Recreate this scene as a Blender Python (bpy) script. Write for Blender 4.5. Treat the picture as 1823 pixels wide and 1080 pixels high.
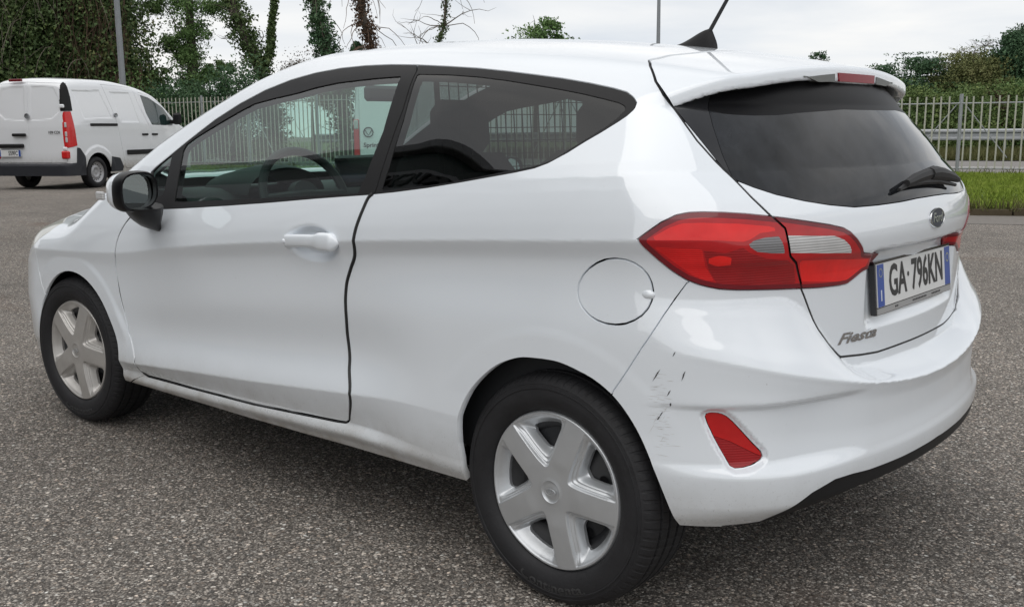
import bpy, bmesh, math, random
import numpy as np
from mathutils import Matrix, Vector, Euler
random.seed(7)
RNG = np.random.default_rng(11)
R = math.radians
scene = bpy.context.scene
C = scene.collection
for _o in list(bpy.data.objects):
    bpy.data.objects.remove(_o)

# ------------------------------------------------------------------ camera
cam_data = bpy.data.cameras.new('camera')
cam = bpy.data.objects.new('camera', cam_data)
C.objects.link(cam)
CAM_R = (0.7495, 0.6620, -0.0093); CAM_U = (-0.1060, 0.1338, 0.9853); CAM_F = (-0.6533, 0.7375, -0.1708)
CAM_P = (1.5266, -2.6884, 1.1971)
cam.matrix_world = Matrix(((CAM_R[0], CAM_U[0], -CAM_F[0], CAM_P[0]), (CAM_R[1], CAM_U[1], -CAM_F[1], CAM_P[1]),
                           (CAM_R[2], CAM_U[2], -CAM_F[2], CAM_P[2]), (0, 0, 0, 1)))
cam_data.sensor_width = 36.0
cam_data.lens = 35.49
cam_data.clip_start = 0.05
cam_data.clip_end = 2000
scene.camera = cam

# ------------------------------------------------------------------ sky, sun, exposure
SUN_EL, SUN_AZ = R(60), R(-72)      # azimuth measured from +X towards +Y
world = bpy.data.worlds.new('World'); scene.world = world; world.use_nodes = True
_n = world.node_tree.nodes; _l = world.node_tree.links
_bg = _n['Background']; _bg.inputs['Strength'].default_value = 1.0
def _math(op, a, b=None, c=None, clamp=False):
    m = _n.new('ShaderNodeMath'); m.operation = op; m.use_clamp = clamp
    for i, v in enumerate((a, b, c)):
        if v is None: continue
        if isinstance(v, (int, float)): m.inputs[i].default_value = v
        else: _l.new(v, m.inputs[i])
    return m.outputs[0]
_tc = _n.new('ShaderNodeTexCoord'); _sx = _n.new('ShaderNodeSeparateXYZ'); _l.new(_tc.outputs['Generated'], _sx.inputs[0])
_z = _math('MAXIMUM', _sx.outputs['Z'], 0.0)
_den = _math('ADD', _z, 0.10)
_cx = _n.new('ShaderNodeCombineXYZ')
_l.new(_math('DIVIDE', _sx.outputs['X'], _den), _cx.inputs[0]); _l.new(_math('DIVIDE', _sx.outputs['Y'], _den), _cx.inputs[1])
def _noise(scale, detail, rough, off):
    mp = _n.new('ShaderNodeMapping'); mp.inputs['Location'].default_value = off; _l.new(_cx.outputs[0], mp.inputs[0])
    t = _n.new('ShaderNodeTexNoise'); t.inputs['Scale'].default_value = scale; t.inputs['Detail'].default_value = detail
    t.inputs['Roughness'].default_value = rough; t.inputs['Distortion'].default_value = 0.35; _l.new(mp.outputs[0], t.inputs['Vector'])
    return t.outputs['Fac']
_n1 = _noise(0.85, 7, 0.52, (3.1, 1.7, 0)); _n2 = _noise(0.28, 4, 0.5, (8.0, 2.0, 4.0))
_cl = _math('ADD', _math('MULTIPLY', _n1, 0.6), _math('MULTIPLY', _n2, 0.4))
_cl = _math('MULTIPLY', _math('SUBTRACT', _cl, 0.5), 3.6)                      # cloud contrast about zero
_amp = _math('ADD', 0.055, _math('MULTIPLY', _math('SMOOTH_MIN', _math('MULTIPLY', _z, 1.6), 0.8, 0.2), 1.05))
_base = _math('ADD', 0.93, _math('MULTIPLY', _z, -0.16))
_val = _math('MAXIMUM', _math('ADD', _base, _math('MULTIPLY', _cl, _amp)), 0.22)
_ramp = _n.new('ShaderNodeMix'); _ramp.data_type = 'RGBA'
_l.new(_math('ADD', _math('MULTIPLY', _cl, 0.8), 0.5, clamp=True), _ramp.inputs['Factor'])
_ramp.inputs['A'].default_value = (0.93, 0.985, 1.06, 1); _ramp.inputs['B'].default_value = (1.03, 1.0, 0.955, 1)
_cloud = _n.new('ShaderNodeVectorMath'); _cloud.operation = 'SCALE'
_l.new(_ramp.outputs['Result'], _cloud.inputs[0]); _l.new(_val, _cloud.inputs['Scale'])
_sky = _n.new('ShaderNodeTexSky'); _sky.sky_type = 'NISHITA'; _sky.sun_disc = False
_sky.sun_elevation = SUN_EL; _sky.sun_rotation = R(90) - SUN_AZ
_skys = _n.new('ShaderNodeVectorMath'); _skys.operation = 'SCALE'; _skys.inputs['Scale'].default_value = 0.06
_l.new(_sky.outputs[0], _skys.inputs[0])
_mx = _n.new('ShaderNodeMix'); _mx.data_type = 'RGBA'; _mx.inputs['Factor'].default_value = 0.90
_l.new(_skys.outputs[0], _mx.inputs['A']); _l.new(_cloud.outputs[0], _mx.inputs['B'])
_l.new(_mx.outputs['Result'], _bg.inputs['Color'])
sun_d = bpy.data.lights.new('sun', 'SUN'); sun_d.energy = 1.2; sun_d.angle = R(75); sun_d.color = (1.0, 0.965, 0.92)
sun = bpy.data.objects.new('sun', sun_d); C.objects.link(sun)
sun.rotation_euler = Vector((math.cos(SUN_AZ) * math.cos(SUN_EL), math.sin(SUN_AZ) * math.cos(SUN_EL), math.sin(SUN_EL))).to_track_quat('Z', 'Y').to_euler()
vs = scene.view_settings
vs.view_transform = 'Standard'; vs.look = 'None'; vs.exposure = 0.10; vs.gamma = 1.0; vs.use_curve_mapping = False
scene.cycles.use_denoising = True
scene.cycles.max_bounces = 10; scene.cycles.transparent_max_bounces = 24; scene.cycles.glossy_bounces = 5

# ------------------------------------------------------------------ materials
class NT:
    def __init__(s, m): s.t = m.node_tree; s.n = s.t.nodes; s.l = s.t.links; s.b = s.n.get('Principled BSDF'); s.out = s.n.get('Material Output')
    def new(s, t, **kw):
        x = s.n.new(t)
        for k, v in kw.items(): setattr(x, k, v)
        return x
    def set(s, node, name, v):
        if hasattr(v, 'links') or hasattr(v, 'is_linked'): s.l.new(v, node.inputs[name])
        else: node.inputs[name].default_value = v
    def math(s, op, a, b=None, clamp=False):
        m = s.new('ShaderNodeMath', operation=op, use_clamp=clamp); s.set(m, 0, a)
        if b is not None: s.set(m, 1, b)
        return m.outputs[0]
    def coord(s, scale=(1, 1, 1), loc=(0, 0, 0), rot=(0, 0, 0)):
        tc = s.new('ShaderNodeTexCoord'); mp = s.new('ShaderNodeMapping')
        mp.inputs['Scale'].default_value = scale; mp.inputs['Location'].default_value = loc; mp.inputs['Rotation'].default_value = rot
        s.l.new(tc.outputs['Object'], mp.inputs[0]); return mp.outputs[0]
    def noise(s, vec, scale, detail=3, rough=.5, dist=0):
        t = s.new('ShaderNodeTexNoise'); s.l.new(vec, t.inputs['Vector'])
        t.inputs['Scale'].default_value = scale; t.inputs['Detail'].default_value = detail; t.inputs['Roughness'].default_value = rough; t.inputs['Distortion'].default_value = dist
        return t.outputs['Fac']
    def ramp(s, fac, stops):
        r = s.new('ShaderNodeValToRGB'); s.l.new(fac, r.inputs[0]); e = r.color_ramp.elements
        while len(e) < len(stops): e.new(.5)
        for q, (p, c) in zip(e, stops):
            q.position = p; q.color = tuple(c) + (1,) if len(c) == 3 else c
        return r.outputs[0]
    def mix(s, fac, a, b):
        m = s.new('ShaderNodeMix', data_type='RGBA'); s.set(m, 'Factor', fac)
        for k, v in (('A', a), ('B', b)):
            if isinstance(v, tuple) and len(v) == 3: v = v + (1,)
            s.set(m, k, v)
        return m.outputs['Result']
    def bump(s, h, strength=.3, dist=.01):
        b = s.new('ShaderNodeBump'); b.inputs['Strength'].default_value = strength; b.inputs['Distance'].default_value = dist
        s.l.new(h, b.inputs['Height']); s.l.new(b.outputs[0], s.b.inputs['Normal'])
def mat(name, col=(.5, .5, .5), rough=.5, metal=0., coat=0., spec=.5, var=0., vscale=8., bump=0., bscale=60.):
    m = bpy.data.materials.new(name); m.use_nodes = True; t = NT(m); b = t.b
    b.inputs['Base Color'].default_value = tuple(col) + (1,); b.inputs['Roughness'].default_value = rough
    b.inputs['Metallic'].default_value = metal; b.inputs['Coat Weight'].default_value = coat; b.inputs['Coat Roughness'].default_value = .02
    b.inputs['Specular IOR Level'].default_value = spec
    if var:
        f = t.noise(t.coord(), vscale, 4, .6)
        c = t.mix(f, tuple(max(0, q * (1 - var)) for q in col), tuple(min(1, q * (1 + var)) for q in col)); t.l.new(c, b.inputs['Base Color'])
    if bump: t.bump(t.noise(t.coord(), bscale, 3, .6), bump, .004)
    return m

# ------------------------------------------------------------------ object helpers
def link(name, me, parent=None, m=None, **tags):
    o = bpy.data.objects.new(name, me); C.objects.link(o)
    if parent is not None: o.parent = parent
    if m is not None and me is not None:
        for q in (m if isinstance(m, (list, tuple)) else [m]): me.materials.append(q)
    for k, v in tags.items(): o[k] = v
    return o
def thing(name, label, category, loc=(0, 0, 0), rz=0., group=None):
    o = bpy.data.objects.new(name, None); C.objects.link(o); o.location = loc; o.rotation_euler = (0, 0, rz)
    o['label'] = label; o['category'] = category
    if group: o['group'] = group
    return o
def tag(o, label, category, group=None):
    o['label'] = label; o['category'] = category
    if group: o['group'] = group
    return o
def mesh(name, V, F, smooth=False):
    me = bpy.data.meshes.new(name); me.from_pydata([tuple(map(float, v)) for v in V], [], [tuple(int(i) for i in f) for f in F]); me.update()
    if smooth: me.polygons.foreach_set('use_smooth', [True] * len(me.polygons))
    return me
def np_mesh(name, V, F, smooth=False, N=None):
    """fast mesh from arrays; F is (m,k)"""
    V = np.ascontiguousarray(V, np.float32); F = np.ascontiguousarray(F, np.int32); k = F.shape[1]
    me = bpy.data.meshes.new(name); me.vertices.add(len(V)); me.vertices.foreach_set('co', V.ravel())
    me.loops.add(F.size); me.loops.foreach_set('vertex_index', F.ravel())
    me.polygons.add(len(F)); me.polygons.foreach_set('loop_start', np.arange(0, F.size, k, dtype=np.int32))
    me.polygons.foreach_set('use_smooth', np.full(len(F), bool(smooth) or N is not None))
    me.update(calc_edges=True); me.validate(clean_customdata=False)
    if N is not None: me.normals_split_custom_set_from_vertices(np.asarray(N, float).tolist())
    return me
class MB:
    """collects boxes, tubes, lathes and loose faces into one mesh"""
    def __init__(s): s.V = []; s.F = []
    def add(s, V, F):
        o = len(s.V); s.V += [tuple(v) for v in V]; s.F += [tuple(i + o for i in f) for f in F]; return s
    def box(s, c, d, rz=0., bev=0.):
        hx, hy, hz = d[0] / 2, d[1] / 2, d[2] / 2; cz, sz = math.cos(rz), math.sin(rz)
        if bev <= 0:
            P = [(x, y, z) for x in (-hx, hx) for y in (-hy, hy) for z in (-hz, hz)]
            F = [(0, 1, 3, 2), (4, 6, 7, 5), (0, 4, 5, 1), (2, 3, 7, 6), (0, 2, 6, 4), (1, 5, 7, 3)]
        else:
            b = min(bev, hx * .9, hy * .9, hz * .9); P = []; F = []
            for sx in (-1, 1):
                for sy in (-1, 1):
                    for q in (-1, 1):
                        P += [(sx * hx, sy * (hy - b), q * (hz - b)), (sx * (hx - b), sy * hy, q * (hz - b)), (sx * (hx - b), sy * (hy - b), q * hz)]
            def I(a, b_, c_, k): return ((a * 2 + b_) * 2 + c_) * 3 + k
            for a in (0, 1):
                F.append((I(a, 0, 0, 0), I(a, 1, 0, 0), I(a, 1, 1, 0), I(a, 0, 1, 0)))
                F.append((I(0, a, 0, 1), I(1, a, 0, 1), I(1, a, 1, 1), I(0, a, 1, 1)))
                F.append((I(0, 0, a, 2), I(1, 0, a, 2), I(1, 1, a, 2), I(0, 1, a, 2)))
            for a in (0, 1):
                for b_ in (0, 1):
                    F.append((I(a, b_, 0, 0), I(a, b_, 1, 0), I(a, b_, 1, 1), I(a, b_, 0, 1)))
                    F.append((I(a, 0, b_, 0), I(a, 1, b_, 0), I(a, 1, b_, 2), I(a, 0, b_, 2)))
                    F.append((I(0, a, b_, 1), I(1, a, b_, 1), I(1, a, b_, 2), I(0, a, b_, 2)))
                    for c_ in (0, 1): F.append((I(a, b_, c_, 0), I(a, b_, c_, 1), I(a, b_, c_, 2)))
        return s.add([(c[0] + x * cz - y * sz, c[1] + x * sz + y * cz, c[2] + z) for x, y, z in P], F)
    def tube(s, pts, rad, n=8, caps=True):
        pts = [Vector(p) for p in pts]; k = len(pts)
        rad = [rad] * k if isinstance(rad, (int, float)) else rad
        V = []; F = []; ref = None
        for i, p in enumerate(pts):
            d = (pts[min(i + 1, k - 1)] - pts[max(i - 1, 0)]).normalized()
            if ref is None: ref = d.orthogonal().normalized()
            a = (ref - d * ref.dot(d)).normalized(); b = d.cross(a); ref = a
            for j in range(n):
                t = 2 * math.pi * j / n; V.append(p + (a * math.cos(t) + b * math.sin(t)) * rad[i])
        for i in range(k - 1):
            for j in range(n): F.append((i * n + j, i * n + (j + 1) % n, (i + 1) * n + (j + 1) % n, (i + 1) * n + j))
        if caps: F.append(tuple(range(n - 1, -1, -1))); F.append(tuple((k - 1) * n + j for j in range(n)))
        return s.add(V, F)
    def lathe_y(s, prof, n=48, cx=0, cz=0, close=False):
        """profile of (r, y) revolved about the y axis"""
        V = []; F = []; k = len(prof)
        for j in range(n):
            t = 2 * math.pi * j / n
            for r, y in prof: V.append((cx + r * math.cos(t), y, cz + r * math.sin(t)))
        for j in range(n):
            for i in range(k - 1 + (1 if close else 0)):
                F.append((j * k + i, j * k + (i + 1) % k, ((j + 1) % n) * k + (i + 1) % k, ((j + 1) % n) * k + i))
        return s.add(V, F)
    def prism(s, poly, d0, d1, f):
        """polygon (a,b) extruded from d0 to d1, placed by f(a,b,d)"""
        n = len(poly); V = [f(a, b, d0) for a, b in poly] + [f(a, b, d1) for a, b in poly]
        F = [tuple(range(n - 1, -1, -1)), tuple(range(n, 2 * n))] + [(i, (i + 1) % n, n + (i + 1) % n, n + i) for i in range(n)]
        return s.add(V, F)
    def obj(s, name, m, parent=None, smooth=False, **tags):
        me = mesh(name, s.V, s.F, smooth)
        bm = bmesh.new(); bm.from_mesh(me); bmesh.ops.recalc_face_normals(bm, faces=bm.faces); bm.to_mesh(me); bm.free()
        if smooth: me.set_sharp_from_angle(angle=R(35))
        return link(name, me, parent, m, **tags)
def copy_tree(o, parent=None):
    c = o.copy(); C.objects.link(c)
    if parent is not None: c.parent = parent
    for ch in list(o.children): copy_tree(ch, c)
    return c
def text_mesh(txt, size=1., extrude=.0, shear=0., sx=1., offset=0., align='CENTER'):
    """built-in font as a mesh lying in x,z (reading from -y)"""
    cu = bpy.data.curves.new('t', 'FONT'); cu.body = txt; cu.size = size; cu.extrude = extrude; cu.shear = shear; cu.offset = offset
    cu.align_x = align; cu.align_y = 'CENTER'; cu.resolution_u = 3
    o = bpy.data.objects.new('t', cu); C.objects.link(o)
    me = bpy.data.meshes.new_from_object(o.evaluated_get(bpy.context.evaluated_depsgraph_get()))
    bpy.data.objects.remove(o); bpy.data.curves.remove(cu)
    V = np.zeros(len(me.vertices) * 3); me.vertices.foreach_get('co', V); V = V.reshape(-1, 3)
    F = [tuple(p.vertices) for p in me.polygons]; bpy.data.meshes.remove(me)
    V = np.stack([V[:, 0] * sx, -V[:, 2], V[:, 1]], 1)
    return V, F
# ------------------------------------------------------------------ car body: half-width, roof, rear and front profiles blended into one skin
# ---- smooth 1D interpolation (PCHIP) ----
def pchip(xs,ys):
    x=np.asarray(xs,float); y=np.asarray(ys,float); h=np.diff(x); d=np.diff(y)/h
    m=np.zeros_like(y)
    for i in range(1,len(x)-1):
        if d[i-1]*d[i]>0:
            w1=2*h[i]+h[i-1]; w2=h[i]+2*h[i-1]; m[i]=(w1+w2)/(w1/d[i-1]+w2/d[i])
    m[0]=d[0]; m[-1]=d[-1]
    def f(q):
        q=np.asarray(q,float); i=np.clip(np.searchsorted(x,q)-1,0,len(x)-2)
        t=np.clip((q-x[i])/h[i],-.5,1.5); t2=t*t; t3=t2*t
        return (2*t3-3*t2+1)*y[i]+(t3-2*t2+t)*h[i]*m[i]+(-2*t3+3*t2)*y[i+1]+(t3-t2)*h[i]*m[i+1]
    return f
def lin(xs,ys):
    xs=np.asarray(xs,float); ys=np.asarray(ys,float)
    return lambda q: np.interp(q,xs,ys)
def smax(a,b,k):
    h=np.maximum(k-np.abs(a-b),0)/k
    return np.maximum(a,b)+h*h*k*.25
def smin(a,b,k): return -smax(-a,-b,k)
def ss(a,b,x):
    t=np.clip((x-a)/(b-a),0,1); return t*t*(3-2*t)

WP=pchip([-3.4,-3.2,-3.0,-2.8,-2.5,-2.0,-1.2,-.5,0,.2,.35,.5,.62,.75],[.71,.79,.83,.850,.853,.853,.860,.864,.862,.850,.825,.785,.735,.66])
ZB=pchip([-3.4,-3.0,-2.4,-1.85,-1.41,-.93,-.70,-.44,-.2,.1,.4,.8],[.80,.84,.885,.922,.953,.996,1.014,1.040,1.065,1.085,1.10,1.11])   # belt
ZS=pchip([-3.4,-2.6,-2.067,-1.683,-1.237,-.683,-.204,.066,.27,.8],[.70,.725,.753,.800,.846,.890,.923,.939,.950,.965])            # shoulder crease
ZR=pchip([-3.4,-2.06,-1.92,-1.58,-1.24,-.95,-.73,-.5,.2,.8],[.325,.332,.342,.369,.394,.419,.437,.452,.44,.43])                            # sill ridge
ZD=pchip([-3.4,-1.93,-1.4,-.95,-.70,-.3,.8],[.285,.296,.312,.328,  .336,.325,.345])                 # door lower edge
_t=[0,1,2,3,4,5,6,7,8]
def side_w(x,z):
    e=.030*ss(.015,.06,z-ZS(x))
    return .5*_side(x,z)+.25*(_side(x,z-e)+_side(x,z+e))
def _side(x,z):
    zr,zs,zb=ZR(x),ZS(x),ZB(x)
    zd=ZD(x)
    st=[.15+0*x,zd-.060,zd-.028,zd,zr,zr+.105,.5*(zr+.105)+.5*(zs-.06),zs-.05,zs,zs+.5*(zb-zs),zb]
    # strength of creases along x
    kr=ss(-2.3,-1.85,x)*(1-ss(-.78,-.36,x)*.92)   # sill ridge strength
    ks=ss(-2.2,-1.3,x)*.75+.25
    kd=.25+.75*ss(-2.15,-2.0,x)*(1-ss(-.72,-.40,x))
    of=[-.080+0*x,-.034+0*x,-.020+.004*kd,-.012-.022*kd,-.003+0*x,-.004-.033*kr,-.006-.019*kr,-.006-.013*ks,0*x,-.012+0*x,-.036+0*x]
    w=np.zeros(np.broadcast(x,z).shape)
    # piecewise cubic through stations (finite difference tangents)
    n=len(st)
    st=[np.broadcast_to(s,w.shape) for s in st]; of=[np.broadcast_to(s,w.shape) for s in of]
    zz=np.broadcast_to(z,w.shape)
    sl=[(of[i+1]-of[i])/(st[i+1]-st[i]) for i in range(n-1)]
    crease={3,4,8}
    def tan(i,side):
        if i==0: return sl[0]
        if i==n-1: return sl[-1]
        if i in crease: 
            a=.96
            other=sl[i-1] if side=='r' else sl[i]
            own=sl[i] if side=='r' else sl[i-1]
            return a*own+(1-a)*other
        return .5*(sl[i-1]+sl[i])
    for i in range(n-1):
        h=st[i+1]-st[i]; t=np.clip((zz-st[i])/h,-3,1)
        m0=tan(i,'r'); m1=tan(i+1,'l'); t2=t*t;t3=t2*t
        v=(2*t3-3*t2+1)*of[i]+(t3-2*t2+t)*h*m0+(-2*t3+3*t2)*of[i+1]+(t3-t2)*h*m1
        if i==0: v=np.where(t<0,of[0]+(zz-st[0])*sl[0],v); msk=zz<=st[1]
        else: msk=(zz>st[i])&(zz<=st[i+1])
        w=np.where(msk,v,w)
    d=zz-zb
    gh=-.036-.36*d-.41*d*d
    w=np.where(d>0,smin(gh,-.036-.12*d,.02) if False else gh,w)
    w=w+WP(x)
    # greenhouse narrows toward the rear and front
    w=w-np.clip(d,0,1)*(.5*ss(-.5,.45,x))
    # wheel arch flares
    for cx,cz,ra in ((-2.475,.30,.345),(.012,.30,.345)):
        r=np.hypot(x-cx,z-cz)
        fl=np.minimum(.860,WP(x)-.0055)-.02*np.clip(.33-z,0,1)
        k=1-ss(ra+.055,ra+.085,r)
        k=k*ss(.36,.52,z)
        w=np.where(k>0,w+(np.maximum(fl,w)-w)*k,w)
    return w
TOP=pchip([-3.7,-3.4,-3.3,-3.15,-3.0,-2.8,-2.6,-2.5,-2.35,-2.14,-1.92,-1.7,-1.5,-1.34,-1.19,-1.0,-.7,-.4,-.1,.1,.377,.6],
          [.46,.71,.78,.85,.90,.945,.97,.995,1.06,1.170,1.277,1.368,1.436,1.470,1.487,1.491,1.485,1.464,1.431,1.402,1.350,1.290])
def roof_z(x,w):
    c=.065+.02*ss(-2.2,-2.6,x)
    rw=np.where(x<-1.2,.62+.0*x,.6)
    return TOP(x)-c*(w/rw)**2.2*1.0
# rear profile is laid out over a parameter t; crease heights move with w
_RT=pchip([0,.8,1,1.25,1.5,2,2.55,2.9,3,3.12,3.5,4,4.3,4.5,5,6,6.6,7,7.35,7.8,8.2,9,10,11],
          [.54,.600,.651,.657,.652,.646,.648,.656,.659,.654,.630,.603,.590,.588,.589,.594,.602,.612,.618,.613,.600,.550,.432,.232])
def rear_x(w,z):
    zA=.568+.13*(w/.8)**2.; zB=.412+.0*w
    zt=.612+.02*w+.185*ss(.34,.60,w)                                     # tailgate lower edge
    st=[.16+0*w,.290+0*w,.347+0*w,zB,zA-.0+0*w,zt,.86+0*w,.905+.0*w,1.03-.0*w,1.10+0*w,1.25+0*w,1.5+0*w]
    tt=[0,.8,1,1.25,3,4.3,6,7,8.2,9,10,11]
    st=[np.broadcast_to(q,np.broadcast(w,z).shape) for q in st]; zz=np.broadcast_to(z,st[0].shape)
    t=np.zeros(st[0].shape)
    for i in range(len(tt)-1):
        f=np.clip((zz-st[i])/np.maximum(st[i+1]-st[i],1e-4),0,None)
        m=(zz>st[i])
        t=np.where(m,tt[i]+np.minimum(f,1)*(tt[i+1]-tt[i]) if i<len(tt)-2 else tt[i]+f*(tt[i+1]-tt[i]),t)
    prof=_RT(t)
    # ledge depth and scoop fade towards the corner
    q=np.interp(z,[.2,.6,.75,1.0,1.25],[.22,.22,.25,.30,.47])
    x=prof-q*w**2-.22*w**6
    # number plate recess
    rm=(1-ss(.272,.315,w))*ss(.70,.726,z)*(1-ss(.888,.906,z))
    x=x-rm*(.014+.014*ss(.70,.88,z))
    # scoop round the fog lamp
    fm=ss(.36,.60,w)*(1-ss(.572,.590,z))*ss(zB+.005,zB+.04,z)
    x=x-.022*fm
    return x
def front_x(w,z):
    f=np.interp(z,[.15,.3,.5,.65,.75,1.0],[-3.28,-3.37,-3.40,-3.37,-3.3,-3.1])
    return f+.20*w**2+.9*w**6
def floor_z(x,w): return np.interp(x,[-3.4,-2.0,-1.3,-.3,.2,.35,.6],[.22,.245,.245,.262,.27,.29,.29])+.048*(1-ss(.40,.70,w))*ss(.35,.55,x)
def F(x,y,z):
    w=np.abs(y)
    s=w-side_w(x,z)
    r=x-rear_x(w,z)
    t=z-roof_z(x,w)
    f=front_x(w,z)-x
    b=floor_z(x,w)-z
    k=np.interp(z,[.3,.6,.8,1.0,1.3],[.15,.13,.10,.08,.06])
    v=smax(s,r,k)
    kt=np.interp(x,[-3.3,-2.3,-2.0,-1.2,-.3,.2],[.08,.07,.045,.07,.09,.08])
    v=smax(v,t,kt)
    v=smax(v,f,.10)
    return np.maximum(v,b)
def Fsp(x,y,z):
    w=np.abs(y)
    kt=np.interp(x,[-3.3,-2.3,-2.0,-1.2,-.3,.2],[.08,.07,.045,.07,.09,.08])
    o=smax(w-side_w(x,z),z-roof_z(x,w),kt)
    xs=.388-.20*w*w-2.1*np.clip(w-.45,0,1)**2
    th=.034+.012*ss(.3,.0,w)
    sp=smax(smax(o-.002,-(o+th),.01),x-xs,.012)
    return np.maximum(np.maximum(sp,1.232-z),.02+.0*x-x)
def surface(h=.012,F=F,bx=(-3.55,.76),bw=.95,bz=(.17,1.52)):
    xs=np.arange(bx[0],bx[1],h); ws=np.arange(-h*.5,bw,h); zs=np.arange(bz[0],bz[1],h)
    if bx[0]<-3: xs=np.concatenate([np.arange(-3.55,-.45,h*1.08),np.arange(-.45,.76,h*.8)]); ws=np.concatenate([[-h*.5,h*.5],np.arange(h*1.5,.95,h)]); zs=np.concatenate([np.arange(.19,1.0,h*.58),np.arange(1.0,1.52,h*.9)])
    X,Wd,Z=np.meshgrid(xs,ws,zs,indexing='ij',sparse=True)
    V=F(X,Wd,Z)
    return xs,ws,zs,V
def nets(h=.012,F=F,**kw):
    xs,ws,zs,V=surface(h,F,**kw)
    S=V<0
    nx,ny,nz=V.shape
    # cells with sign change
    c=np.zeros((nx-1,ny-1,nz-1),np.int8)
    for i in (0,1):
        for j in (0,1):
            for k in (0,1): c+=S[i:nx-1+i,j:ny-1+j,k:nz-1+k]
    act=(c>0)&(c<8)
    idx=-np.ones(act.shape,np.int64); A=np.argwhere(act); idx[act]=np.arange(len(A))
    acc=np.zeros((len(A),3)); cnt=np.zeros(len(A))
    o=np.array([(i,j,k) for i in (0,1) for j in (0,1) for k in (0,1)])
    E=[(a,b) for a in range(8) for b in range(a+1,8) if np.abs(o[a]-o[b]).sum()==1]
    vals=[V[A[:,0]+q[0],A[:,1]+q[1],A[:,2]+q[2]] for q in o]
    for a,b in E:
        m=(vals[a]<0)!=(vals[b]<0)
        t=vals[a]/(vals[a]-vals[b]+1e-30); t=np.where(m,t,0)
        pnt=o[a]+(o[b]-o[a])*t[:,None]
        acc+=np.where(m[:,None],pnt,0); cnt+=m
    P=A+acc/cnt[:,None]; P=np.stack([np.interp(P[:,i],np.arange(len(g)),g) for i,g in enumerate((xs,ws,zs))],1)
    quads=[]
    for ax in range(3):
        s0=[slice(None)]*3; s1=[slice(None)]*3; s0[ax]=slice(0,-1); s1[ax]=slice(1,None)
        a,b=S[tuple(s0)],S[tuple(s1)]
        ch=a!=b
        G=np.argwhere(ch)
        u,v=[(1,2),(2,0),(0,1)][ax]
        ok=(G[:,u]>0)&(G[:,v]>0)&(G[:,u]<V.shape[u]-1)&(G[:,v]<V.shape[v]-1)
        G=G[ok]; fl=a[ch][ok]
        def g(du,dv):
            q=G.copy(); q[:,u]+=du; q[:,v]+=dv; return idx[q[:,0],q[:,1],q[:,2]]
        Q=np.stack([g(-1,-1),g(0,-1),g(0,0),g(-1,0)],1)
        Q=np.where(fl[:,None],Q,Q[:,::-1])
        quads.append(Q)
    Q=np.concatenate(quads); Q=Q[(Q>=0).all(1)]
    # project onto the surface
    P[:,1][P[:,1]<h*.5]=0; P=newton(P,3,h,F); P[:,1]=np.where(P[:,1]<h*.3,0,P[:,1])
    return P,Q
def grad(P,e=.002,F=F):
    g=np.zeros_like(P)
    for i in range(3):
        d=np.zeros(3); d[i]=e
        a=P+d; b=P-d
        g[:,i]=(F(a[:,0],a[:,1],a[:,2])-F(b[:,0],b[:,1],b[:,2]))/(2*e)
    return g
def newton(P,n,h,F=F):
    P=P.copy()
    for _ in range(n):
        g=grad(P,.002,F); f=F(P[:,0],P[:,1],P[:,2]); gg=(g*g).sum(1)+1e-9
        st=-(f/gg)[:,None]*g
        L=np.linalg.norm(st,axis=1,keepdims=True); st*=np.minimum(1,h*.7/np.maximum(L,1e-12))
        P+=st
    return P
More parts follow.
